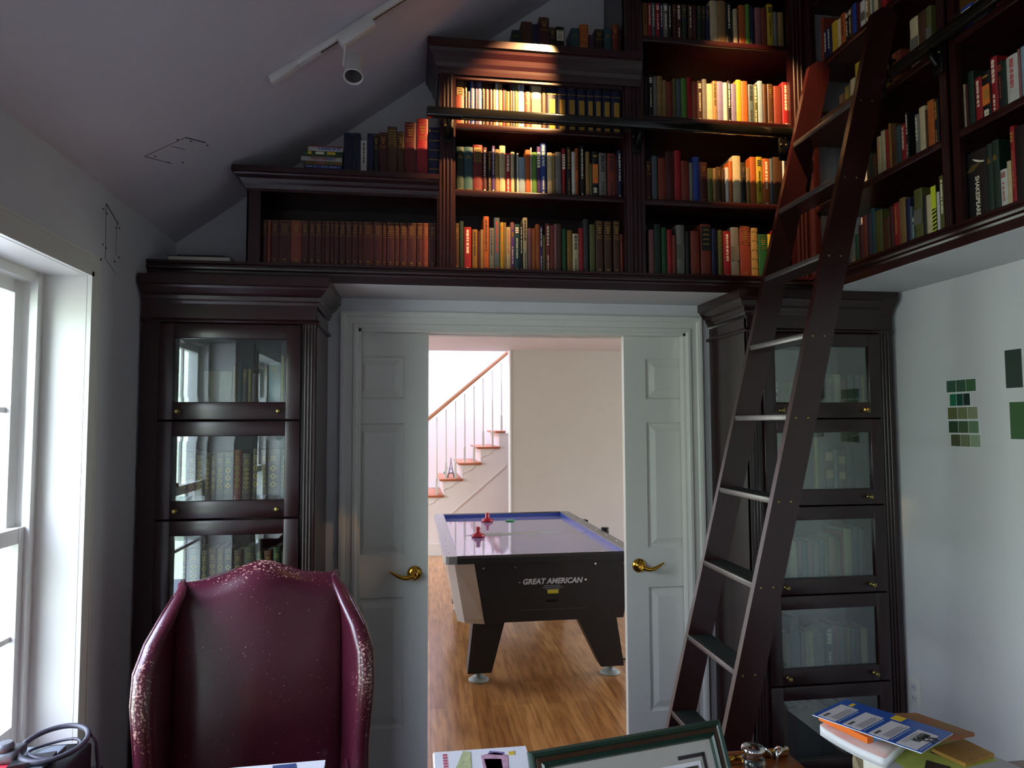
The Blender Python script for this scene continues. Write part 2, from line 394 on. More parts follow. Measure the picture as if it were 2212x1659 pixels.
struct('wall_stair_upper',M().box(-3.2,1.157,HY+.02,HY+.14,HZ+.25,5.2),stair_m)
# beige wall's end: stairwell light on it put in as a white strip
struct('wall_end_lit',M().box(1.145,1.157,HY-.012,HY+.15,0,HZ),trim_m)
# closed-string staircase rising to the right
SY=5.5; NR=.197; RUN=.233
def stair():
    tx=[(.16+RUN*i-RUN*2, .736+NR*(i-2)) for i in range(-1,8)]   # left end of tread, top z
    body=M(); pts=[]
    xs=[]; 
    z_of=lambda i:.736+NR*i; x_of=lambda i:.345+RUN*i-RUN      # riser x under tread i
    i0,i1=-3,5
    poly=[(x_of(i0)+.02,0)]
    for i in range(i0,i1+1):
        x=x_of(i)+.02; z=max(z_of(i)-.028,.0)
        poly+= [(x,poly[-1][1]),(x,z)]
    poly+=[(x_of(i1+1)+.02,poly[-1][1]),(x_of(i1+1)+.02,0)]
    clean=[]
    for p in poly:
        if not clean or (abs(clean[-1][0]-p[0])>1e-6 or abs(clean[-1][1]-p[1])>1e-6): clean.append(p)
    body.prism(clean,lambda p,q,t:(p,t,q),SY,SY+1.05)
    root=empty('staircase',(.4,SY,0),'white staircase with oak treads rising to the right in the bright hall','staircase')
    obj('stringer_wall',body,stair_m,root)
    # sloping skirt mould and scroll brackets
    sk=M(); dx=RUN; 
    a=Vector((.30,0,.36)); b=Vector((1.14,0,1.07))
    sk.poly([(a.x,SY-.012,a.z),(b.x,SY-.012,b.z),(b.x,SY-.012,b.z+.10*0+.022),(a.x,SY-.012,a.z+.022),(a.x,SY,a.z),(b.x,SY,b.z),(b.x,SY,b.z+.022),(a.x,SY,a.z+.022)],[(0,1,2,3),(7,6,5,4),(0,4,5,1),(3,2,6,7),(0,3,7,4),(1,5,6,2)])
    obj('skirt_board',sk,stair_m,root)
    for i in range(-1,4):
        z=z_of(i); x=x_of(i); pts=[]
        for t in range(15):
            u=t/14; pts.append((x+.02+u*.22,SY-.004,z-.145+u*.125+.010*math.sin(u*11)))
        obj('bracket_scroll',M().tube(pts,.005,6),stair_m,root)
    oak=pm('oak_stair_tread','b0633c',.4,coat=.2,noise=.2,scale=8,stretch=(.2,1,1))
    for i in range(-2,5):
        z=z_of(i); x=x_of(i)
        obj('tread',M().rbox(x-.03,min(x+RUN+.03,1.143) if x+RUN+.03>1.14 and x<1.143 else x+RUN+.03,SY-.03,SY+1.02,z-.028,z,.008),oak,root)
        for k in (0,1):
            bx=x+.055+k*.118; h=.86+k*.10
            if bx>1.14: continue
            m=M(); m.box(bx-.013,bx+.013,SY+.033,SY+.059,z,z+.19); m.lathe([(.012,.19),(.008,.21),(.010,.24),(.009,.5),(.007,h)],(bx,SY+.046,z),10)
            obj('baluster',m,trim_m,root)
    # rail
    s=Vector((.0,SY+.046,1.525)); e=Vector((1.20,SY+.046,2.535))
    m=M(); d=(e-s).normalized(); up=Vector((-d.z,0,d.x))
    rings=[]
    for p in (s-d*.9,e): rings.append([tuple(p+Vector((0,a,0))+up*b) for a,b in ((-.022,-.022),(.022,-.022),(.028,0),(.02,.022),(-.02,.022),(-.028,0))])
    m.loft(rings,smooth=False)
    obj('handrail',m,pm('oak_handrail','c68a63',.4,coat=.2,noise=.15,scale=8),root)
stair()
struct('baseboard_stair',M().box(-3.2,1.143,SY-.014,SY,0,.14),trim_m)
struct('baseboard_hall',M().box(1.16,5.2,HY-.014,HY,0,.14),trim_m)
# small tower ornament and little items on the steps
m=M()
for sx,sy in ((-1,-1),(1,-1),(1,1),(-1,1)):
    pts=[(.470+sx*.038*(1-t)**1.8*1.0+sx*.004,SY+.20+sy*.038*(1-t)**1.8+sy*.004,.936+t*.235) for t in [i/8 for i in range(9)]]
    m.tube(pts,[.007*(1-.6*i/8) for i in range(9)],6)
m.box(.447,.493,SY+.177,SY+.223,.985,.995); m.box(.458,.482,SY+.188,SY+.212,1.04,1.048); m.lathe([(.005,0),(.001,.03)],(.470,SY+.20,1.165),8)
tw=obj('tower_ornament',m,pm('pewter_grey','6c6478',.5,noise=.1),loc=(.470,SY+.20,.936)); tag(tw,'grey metal lattice tower ornament standing on a stair tread','ornament')
m=M()
for k in range(3):
    a=k*1.1; pts=[(.415+.003*k,SY+.24,.936),(.41-.012*k,SY+.24,.99),(.418+.012*math.sin(a),SY+.24,1.03+.02*k)]
    m.tube(pts,[.006,.012,.002],6)
o=obj('turquoise_figurine',m,pm('turquoise_glaze','56b3b0',.3,noise=.2),loc=(.415,SY+.24,.936)); tag(o,'small turquoise leafy ornament beside the metal tower on the stairs','ornament')

# ---------------------------------------------------------------- air hockey table
def hockey():
    R=empty('air_hockey_table',(.8,2.1,0),'black air hockey table with pale playing surface and silver rails in the hall','game table')
    x0,x1,y0,y1=.185,1.415,1.135,3.17; zt=.80; zp=.765
    body=M()
    def ring(z,i): 
        c=.14
        return [(x0+.055+i+c,y0+.04+i*.4,z),(x1-.03-i,y0+.04+i*.4,z),(x1-.03-i,y1-.04-i*.4,z),(x0+.055+i+c,y1-.04-i*.4,z),(x0+.035+i,y1-.16,z),(x0+.035+i,y0+.16,z)]
    body.loft([ring(.375,.06),ring(.745,.0)],smooth=False)
    obj('cabinet_body',body,black_m,R)
    # silver curved side cladding on the two long sides
    m=M()
    rings=[]
    for z,i in ((.372,.062),(.40,.056),(.745,-.004)):
        r=ring(z,i-.003); A,Bc,Cc,D,E_,F_=r
        rings.append([(A[0]-.001,A[1]-.003,z),(F_[0]+.040,F_[1]-.062,z),(F_[0]-.004,F_[1],z),(E_[0]-.004,E_[1],z),(D[0],D[1]+.002,z),(D[0]+.004,D[1]-.004,z),(E_[0]+.006,E_[1],z),(F_[0]+.006,F_[1]+.004,z),(A[0]+.001,A[1]+.004,z)])
    m.loft(rings,smooth=False); obj('side_cladding',m,pm('silver_side_laminate','b1a79a',.35,metal=.3,noise=.08,scale=5),R)
    # playing field
    pf,nt,b=base_mat('air_hockey_field'); N=nt.nodes
    tc=N.new('ShaderNodeTexCoord'); v=N.new('ShaderNodeTexVoronoi'); v.inputs['Scale'].default_value=38; v.inputs['Randomness'].default_value=0; nt.links.new(tc.outputs['Object'],v.inputs[0])
    r=N.new('ShaderNodeValToRGB'); nt.links.new(v.outputs[0],r.inputs[0]); r.color_ramp.elements[0].position=.03; r.color_ramp.elements[0].color=(.15,.16,.2,1); r.color_ramp.elements[1].position=.06; r.color_ramp.elements[1].color=(*srgb('9297c6'),1)
    nt.links.new(r.outputs[0],b.inputs['Base Color']); b.inputs['Roughness'].default_value=.07; b.inputs['Coat Weight'].default_value=.5; b.inputs['Coat Roughness'].default_value=.03
    fld=obj('playing_surface',M().box(x0+.085,x1-.085,y0+.055,y1-.055,.74,zp),pf,R)
    mk=pm('pale_field_line','d8dccb',.2)
    cy=(y0+y1)/2; m=M().box(x0+.5,x1-.088,cy-.002,cy+.002,zp,zp+.0008)
    rr=random.Random(3)
    for k in range(9):
        p=[(x0+.10+.03*k+.1,cy+rr.uniform(-.05,.05)+.0,zp+.001)]
        for j in range(6): p.append((p[-1][0]+.07+rr.random()*.03,cy+(p[-1][1]-cy)*.85+rr.uniform(-.035,.035)*(1-j/7),zp+.001))
        m.tube(p,.0016,4)
    obj('field_print',m,mk,fld)
    blue=pm('blue_liner','3c55a8',.3,coat=.3)
    m=M(); m.box(x0+.078,x0+.086,y0+.05,y1-.05,.75,zt-.006); m.box(x1-.086,x1-.078,y0+.05,y1-.05,.75,zt-.006); m.box(x0+.08,x1-.08,y0+.05,y0+.056,.75,zt-.008); m.box(x0+.08,x1-.08,y1-.056,y1-.05,.75,zt-.006)
    obj('inner_liner',m,blue,R)
    for nm,(a0,a1) in (('side_rail',(x0,x0+.08)),('side_rail',(x1-.08,x1))):
        m=M(); lo=a0 if a0==x0 else a0; 
        out=[(a0,y0+.05),(a0+(.012 if a0==x0 else 0),y0+.012),(a0+.03,y0),(a1-(.012 if a0!=x0 else 0),y0+.004 if a0!=x0 else y0),(a1,y0+.05 if a0!=x0 else y0),(a1,y1),(a0,y1)]
        m.prism(out,lambda p,q,t:(p,q,t),.752,zt); obj(nm,m,alu,R)
    m=M(); m.prism([(y0,.752),(y0+.05,.752),(y0+.05,zt-.006),(y0+.02,zt-.002),(y0,zt-.014)],lambda p,q,t:(t,p,q),x0+.08,x1-.08); obj('end_rail',m,black_m,R)
    m=M(); m.prism([(y1,.752),(y1-.05,.752),(y1-.05,zt-.004),(y1,zt)],lambda p,q,t:(t,p,q),x0+.08,x1-.08); obj('end_rail',m,black_m,R)
    for k in range(8):
        y=y0+.12+k*.26
        for x in (x0+.035,x1-.035): obj('rail_screw',M().lathe([(.006,0),(.004,.003)],(x,y,zt),8),chrome,R)
    for x in (.36,.66,.97,1.18,1.32): obj('rail_screw',M().lathe([(.007,0),(.005,.003)],(x,y0+.03,zt-.003),8),chrome,R)
    for x,z in ((.43,.715),(.63,.715),(1.14,.722),(1.33,.722),(.655,.62),(1.075,.625)): obj('panel_bolt',M().lathe([(.009,0),(.006,.004)],(x,y0+.043,z),10,'y'),chrome,R)
    # lettering
    yv=y0+.0445+.008
    def face(x,z): # front panel is slightly battered: y grows as z falls
        return y0+.04+.024*(.745-z)/.37
    t=text_mesh('GREAT AMERICAN',.0455,.001,.0016,.25); k=text_on(t,(.862,face(0,.622)-.004,.622),(1,0,0),(0,.06,1),(0,-1,0)); obj('lettering',k,pm('silver_print','c9ccd2',.35,noise=.05),R)
    m=M()
    for j,w in enumerate((.10,.12,.085)):
        x=.862-w/2; 
        while x<.862+w/2: 
            ww=rr.uniform(.004,.008); m.box(x,x+ww,face(0,.59)-.004,face(0,.59)-.002,.592-.011*j,.598-.011*j); x+=ww+.0018
    obj('small_print',m,pm('grey_print','80838a',.5),R)
    m=M().rbox(.832,.902,face(0,.56)-.004,face(0,.56),.545,.569,.002); yl=obj('warning_label',m,pm('yellow_label','c9c22a',.5,noise=.1),R); yl['label']='yellow warning label'
    m=M().box(.66,1.09,face(0,.45)-.003,face(0,.45),.446,.449); obj('slot_panel_edge',m,pm('grey_panel_edge','4a4640',.5),R)
    obj('coin_tray',M().rbox(.825,.90,face(0,.50)-.004,face(0,.50)+.004,.490,.506,.003),iron_m,R)
    # legs: splayed blades on levelling feet
    for sx in (0,1):
        for yy in (y0+.09,y1-.25):
            top=(.37,.57) if sx==0 else (1.03,1.285); bot=(.335,.485) if sx==0 else (1.185,1.335)
            m=M(); ring=lambda x,z,ya,yb:[(x[0],ya,z),(x[1],ya,z),(x[1],yb,z),(x[0],yb,z)]
            m.loft([ring(bot,.062,yy+.01,yy+.13),ring(top,.385,yy,yy+.16)],smooth=False)
            lg=obj('leg',m,black_m,R)
            cx=(bot[0]+bot[1])/2; k=M().lathe([(.062,0),(.066,.006),(.050,.020),(.022,.028),(.016,.065)],(cx,yy+.07,0),20)
            obj('levelling_foot',k,pm('grey_rubber_foot','8f948c',.6),lg)
    # small black score/accessory brackets on the right rail
    obj('side_bracket',M().box(x1,x1+.03,2.55,2.62,.74,.80),iron_m,R); obj('side_fan_cap',M().lathe([(.03,0),(.03,.05)],(x1+.02,2.0,.77),12),iron_m,R)
    return zp
ZP=hockey()
def mallet(x,y,lab):
    m=M().lathe([(.047,0),(.050,.004),(.050,.016),(.046,.022),(.026,.026),(.022,.032),(.017,.045),(.019,.060),(.016,.070),(.006,.076)],(x,y,ZP+.001),28)
    o=obj('striker_mallet',m,pm('red_plastic','b3122e',.28,coat=.3),loc=(x,y,ZP+.001)); tag(o,lab,'mallet','red air hockey mallets')
mallet(.632,2.86,'red mallet near the far end of the air hockey table')
mallet(.478,2.06,'red mallet closer to the silver left rail, nearer the doorway')
m=M().lathe([(.036,0),(.040,.002),(.040,.007),(.036,.009)],(.83,2.86,ZP+.001),24)
o=obj('hockey_puck',m,pm('green_plastic','35a05c',.4),loc=(.83,2.86,ZP+.001)); tag(o,'flat green puck lying on the table beside the far mallet','puck')
pts=[(1.36,1.75,.40),(1.46,1.72,.33),(1.56,1.66,.27),(1.62,1.6,.2),(1.6,1.55,.12),(1.5,1.5,.04),(1.42,1.5,.008),(1.35,1.6,.008)]
o=obj('power_cord',M().tube(pts,.006,8),pm('black_rubber','1a1a1c',.5),loc=(1.35,1.6,0)); tag(o,'black power cord looping down to the floor right of the air hockey table','cord')
# ---------------------------------------------------------------- bookcases
FY=-.32; FX=1.74
BK=lambda u,d,z:(u,FY+d,z)          # back wall: u = x, d = depth behind the face
RT=lambda u,d,z:(FX+d,-u,z)         # right wall: u = -y
def W(map_,name,parent,build,mat=None):
    m=M(); build(m); m.xf(map_); return obj(name,m,mat or wood,parent)
def reeded(m,u0,u1,z0,z1,th=.022,d0=-.004,n=3):
    w=u1-u0; pts=[(u0,th),(u0,d0)]; pad=w*.16; rw=(w-2*pad)/n
    for i in range(n):
        c=u0+pad+rw*(i+.5); r=rw*.40
        for k in range(7):
            a=PI*(1-k/6); pts.append((c+r*math.cos(a),d0-(r*.8*math.sin(a)) ))
    pts+=[(u1,d0),(u1,th)]
    m.prism(pts,lambda p,q,t:(p,q,t),z0,z1)
CROWN=[(0,0),(.006,.0),(.010,.012),(.012,.020),(.020,.030),(.026,.045),(.040,.058),(.044,.066),(.052,.070),(.052,.088),(0,.088)]
def crown_prof(z0,h,out): return [(o*out/.052,z0+z*h/.088) for o,z in CROWN]
DEP=.30
def carcass(root,mp,u0,u1,z0,z1,stl,str_,shelves,back=True,sides=(True,True),pil=(None,None),toprail=0):
    """stl,str_: face stile widths; shelves: z of shelf tops"""
    if sides[0]: W(mp,'side_panel',root,lambda m:m.box(u0,u0+.006,0,DEP,z0,z1))
    if sides[1]: W(mp,'side_panel',root,lambda m:m.box(u1-.006,u1,0,DEP,z0,z1))
    if back: W(mp,'back_panel',root,lambda m:m.box(u0,u1,DEP-.01,DEP,z0,z1))
    for s in shelves: W(mp,'shelf',root,lambda m:m.box(u0+.006,u1-.006,.008,DEP-.01,s-.024,s).rbox(u0+stl-.003,u1-str_+.003,.0,.02,s-.027,s,.005),woodh)
    if stl:
        if pil[0]=='split': W(mp,'pilaster',root,lambda m:(reeded(m,u0,u0+stl,z0,3.05),reeded(m,u0,u0+stl,3.19,z1),m.box(u0,u0+stl,0,.022,3.05,3.19)))
        elif pil[0]: W(mp,'pilaster',root,lambda m:reeded(m,u0,u0+stl,z0,z1))
        else: W(mp,'face_stile',root,lambda m:m.box(u0,u0+stl,0,.02,z0,z1))
    if str_:
        if pil[1]: W(mp,'pilaster',root,lambda m:reeded(m,u1-str_,u1,z0,z1))
        else: W(mp,'face_stile',root,lambda m:m.box(u1-str_,u1,0,.02,z0,z1))
    if toprail: W(mp,'top_rail',root,lambda m:m.box(u0+stl,u1-str_,.0,.02,z1-toprail,z1),woodh)
# ledge all round, with moulded nose, on the painted soffit
led=[(-.30,2.196),(.004,2.196),(.006,2.203),(.016,2.208),(.018,2.216),(.010,2.220),(.010,2.226),(.018,2.229),(.018,2.2395),(-.30,2.2395)]
R=empty('bookcase_ledge',(.3,FY,2.196),'long dark moulded wooden ledge carrying the upper bookcases over the doorway','ledge')
m=M(); m.sweep([(XL+.002,FY),(FX,FY),(FX,-3.4)],led); obj('moulded_ledge',m,woodh,R)
# valance board under the ledge
m=M(); m.box(XL+.002,FX,FY-.002,FY+.018,2.166,2.196); m.box(FX-.002,FX+.018,-3.4,FY,2.166,2.196); obj('valance_board',m,woodh,R)

R=empty('low_bookcase',(-.27,FY,2.24),'low dark wooden bookcase holding the maroon volumes, furthest towards the sloped ceiling','bookcase')
carcass(R,BK,-.656,.098,2.24,2.545,.052,.0,[],pil=(None,None),sides=(True,True))
W(BK,'top_board',R,lambda m:m.box(-.656,.098,0,DEP,2.545,2.565),woodh)
W(BK,'frieze_rail',R,lambda m:m.box(-.656,.098,-.002,.018,2.528,2.56),woodh)
m=M(); m.sweep([(-.656,-.02),(-.656,FY),(.096,FY)],crown_prof(2.538,.068,.050)); m.box(-.704,.096,FY-.048,-.02,2.600,2.613); obj('crown_moulding',m,woodh,R)

R=empty('middle_bookcase',(.5,FY,2.24),'dark wooden bookcase with projecting crown above the left half of the doorway','bookcase')
carcass(R,BK,.100,.893,2.24,3.12,.066,.0,[2.572,2.853],pil=(True,None))
W(BK,'top_rail',R,lambda m:m.box(.166,.893,-.0,.02,3.040,3.12),woodh)
m=M(); m.sweep([(.100,-.02),(.100,FY-.001),(.962,FY-.001)],crown_prof(3.055,.125,.052)); m.box(.05,.893,FY-.05,-.02,3.170,3.186); m.box(.893,.962,FY-.05,FY-.001,3.170,3.186); obj('crown_moulding',m,woodh,R)
W(BK,'top_board',R,lambda m:m.box(.106,.887,0,DEP,3.10,3.12),woodh)

R=empty('corner_bookcase',(1.3,FY,2.24),'tallest dark wooden bookcase filling the corner above the right of the doorway','bookcase')
carcass(R,BK,.895,1.739,2.24,3.80,.082,.080,[2.567,2.935,3.292,3.60],pil=('split',True))
W(BK,'top_board',R,lambda m:m.box(.914,1.72,0.02,DEP-.01,3.78,3.80),woodh)

R=empty('side_bookcase',(FX,-1.0,2.24),'dark wooden bookcase on the right-hand wall behind the ladder','bookcase')
carcass(R,RT,.322,1.128,2.24,3.95,.045,.034,[2.545,2.858,3.162,3.47],pil=(None,True),sides=(False,True))
W(RT,'pilaster',R,lambda m:reeded(m,.323,.365,2.24,3.95))
R=empty('side_bookcase',(FX,-1.5,2.24),'dark wooden bookcase on the right-hand wall, nearer half holding the Shakespeare volume','bookcase')
carcass(R,RT,1.130,1.96,2.24,3.95,.036,.07,[2.545,2.858,3.162,3.47],pil=(None,True))

# black ladder rails on brackets
def rail(name,mp,u0,u1,off,z,label,brs,hd=.018):
    R=empty(name,mp((u0+u1)/2,-off,z),label,'rail','black ladder rails')
    m=M().rbox(u0,u1,-off-hd,-off+hd,z-.021,z+.021,.009); m.xf(mp); obj('rail_bar',m,rail_m,R)
    for u in brs:
        m=M(); m.rbox(u-.022,u+.022,-.022,-.014,z-.10,z+.02,.003); m.tube([(u,-.018,z-.075),(u,-off*.55,z-.065),(u,-off*.9,z-.045),(u,-off,z-.022)],[.010,.009,.009,.012],8)
        m.lathe([(.006,0),(.004,.004)],(u,-.022,z+.005),8,'y'); m.xf(mp); obj('rail_bracket',m,iron_m,R)
        
        for du in (-.012,.012): m=M().lathe([(.0055,0),(.0035,.004)],(u+du,-.022,z-.03),8,'y'); m.xf(mp); obj('bracket_screw',m,abrass,R)
rail('ladder_rail',BK,.045,1.665,.072,2.857,'glossy black ladder rail running along the back wall bookcases',(.135,.937,1.61))
rail('ladder_rail',RT,.42,3.3,.044,2.857,'black ladder rail running along the right-hand wall bookcases',(1.11,1.93),hd=.013)

# rolling library ladder on the right wall rail
def ladder():
    R=empty('library_ladder',(1.0,-.7,0),'tall dark cherry library ladder leaning against the right-hand bookcases','ladder')
    fx=lambda z:.862+.2515*z
    W_=.098; ztop=3.105
    for yc,zt in ((-.906,ztop),(-.494,3.125)):
        m=M(); out=[(fx(.03),.03),(fx(.03)+W_+.004,.03),(fx(zt-.03)+W_,zt-.03),(fx(zt)+W_-.035,zt),(fx(zt)+.03,zt),(fx(zt-.025),zt-.025)]
        m.prism(out,lambda p,q,t:(p,t,q),yc-.0125,yc+.0125); obj('stringer',m,ladder_m,R)
    trd=pm('black_anti_slip_tread','222a26',.6,noise=.3,scale=200,bump=.2); nose=pm('dull_metal_nosing','6f6a6a',.35,metal=.7,noise=.1,scale=40)
    for k in range(-3,7):
        z=1.914-.283*k
        if z<.1: continue
        x=fx(z)
        m=M().box(x+.006,x+W_-.004,-.8935,-.5065,z-.020,z-.002); t=obj('tread_board',m,ladder_m,R)
        obj('anti_slip_mat',M().box(x+.012,x+W_-.010,-.885,-.515,z-.002,z),trd,t)
        obj('metal_nosing',M().rbox(x-.001,x+.006,-.893,-.507,z-.020,z+.001,.002),nose,t)
    for k in range(-3,7):
        z=1.914-.283*k-.012
        if z<.1: continue
        for dx in (.022,.066): obj('brass_screw',M().lathe([(.0045,0),(.0035,.0025)],(fx(z)+dx,-.9185,z),8,'y'),abrass,R)
    for yc in (-.906,-.494):
        x=fx(.0)+.045
        m=M().lathe([(.038,-.012),(.040,-.006),(.040,.006),(.038,.012)],(x,yc,.040),20,'y'); w=obj('floor_wheel',m,pm('black_rubber','1a1a1c',.5),R)
        m=M().rbox(x-.03,x+.03,yc-.024,yc-.0135,.02,.12,.004); obj('wheel_bracket',m,iron_m,R)
        # hook over the rail
        zr=2.83; xs=fx(zr)
        m=M(); m.rbox(xs+W_-.002,xs+W_+.006,yc-.012,yc+.012,zr-.06,zr+.085,.002); m.box(xs+W_,FX-.020,yc-.012,yc+.012,zr+.075,zr+.083)
        obj('rail_hook',m,iron_m,R)
ladder()

# ---------------------------------------------------------------- glazed cabinets
def cabinet(root,x0,x1,stl,strr,reedL,reedR,crpath,knobs=True,plx=0):
    yF=-.38; mp=lambda u,d,z:(u,yF+d,z); zt=2.05; D=.372
    W(mp,'side_panel',root,lambda m:m.box(x0,x0+.02,0,D,.0,zt))
    W(mp,'side_panel',root,lambda m:m.box(x1-.02,x1,0,D,.0,zt))
    W(mp,'back_panel',root,lambda m:m.box(x0+.02,x1-.02,D-.01,D,.0,zt))
    W(mp,'top_board',root,lambda m:m.box(x0+.02,x1-.02,.02,D-.01,zt-.03,zt-.01),woodh)
    for r,a,b in ((reedL,x0,x0+stl),(reedR,x1-strr,x1)):
        if r: W(mp,'pilaster',root,lambda m:reeded(m,a,b,.13,1.998,th=.02,d0=-.003))
        else: W(mp,'face_stile',root,lambda m:m.box(a,b,-.003,.02,.13,1.998))
    W(mp,'plinth',root,lambda m:m.box(x0-.0,x1+.0,-.012,.02,0,.13),woodh)
    W(mp,'frieze_board',root,lambda m:m.box(x0,x1,-.006,.02,1.998,2.075),woodh)
    m=M(); m.sweep(crpath,[(-.004,1.988),(.010,1.990),(.015,1.997),(.010,2.004),(.004,2.008),(-.004,2.008)]); obj('bead_moulding',m,woodh,root)
    m=M(); m.sweep(crpath,[(0,2.060),(.006,2.062),(.009,2.072),(.014,2.078),(.016,2.092),(.026,2.100),(.042,2.118),(.046,2.126),(.054,2.130),(.054,2.164),(0,2.164)]); obj('crown_moulding',m,woodh,root)
    dx0,dx1=x0+stl+.002,x1-strr-.002
    for i in range(5):
        zt_=1.985-.3675*i; zb_=zt_-.362; gz0,gz1=zb_+.066,zt_-.056; gx0,gx1=dx0+.055,dx1-.055
        m=M(); rb=lambda *a:m.rbox(*a,.003)
        rb(dx0,gx0,-.018,.002,zb_,zt_); rb(gx1,dx1,-.018,.002,zb_,zt_); rb(gx0-.002,gx1+.002,-.018,.002,zb_,gz0); rb(gx0-.002,gx1+.002,-.018,.002,gz1,zt_)
        m.xf(mp); d=obj('door',m,wood,root)
        # bevelled pane
        def ring(q,dd): return [(gx0+q,dd,gz0+q),(gx1-q,dd,gz0+q),(gx1-q,dd,gz1-q),(gx0+q,dd,gz1-q)]
        m=M(); m.loft([ring(-.004,-.006),ring(-.004,-.0085),ring(.0,-.0085),ring(.018,-.0105)],caps=False,smooth=False); m.poly(ring(.018,-.0105),[(0,1,2,3)]); m.poly(ring(-.004,-.006),[(0,1,2,3)]); m.xf(mp); obj('glass_pane',m,cab_glass,d)
        for kx in (gx0+.020,gx1-.022):
            m=M().lathe([(.0095,0),(.0095,.0015),(.004,.003),(.004,.011),(.0085,.014),(.0105,.019),(.008,.024),(.003,.0255)],(kx,-.018,gz0-.034),16,'y'); m.xf(mp); obj('knob',m,abrass,d)
        W(mp,'shelf',root,lambda m:m.box(x0+.02,x1-.02,.008,D-.01,gz0-.030,gz0-.012),woodh)
R=empty('glass_door_cabinet',(-.69,-.38,0),'tall mahogany stacking bookcase with glass doors left of the doorway behind the armchair','cabinet')
cabinet(R,-1.010,-.376,.064,.052,False,True,[(-1.0105,-.38),(-.376,-.38),(-.376,-.003)])
R=empty('glass_door_cabinet',(1.73,-.38,0),'tall mahogany stacking bookcase with glass doors right of the doorway behind the ladder','cabinet')
cabinet(R,1.395,2.068,.060,.068,True,True,[(1.395,-.003),(1.395,-.38),(2.068,-.38)])
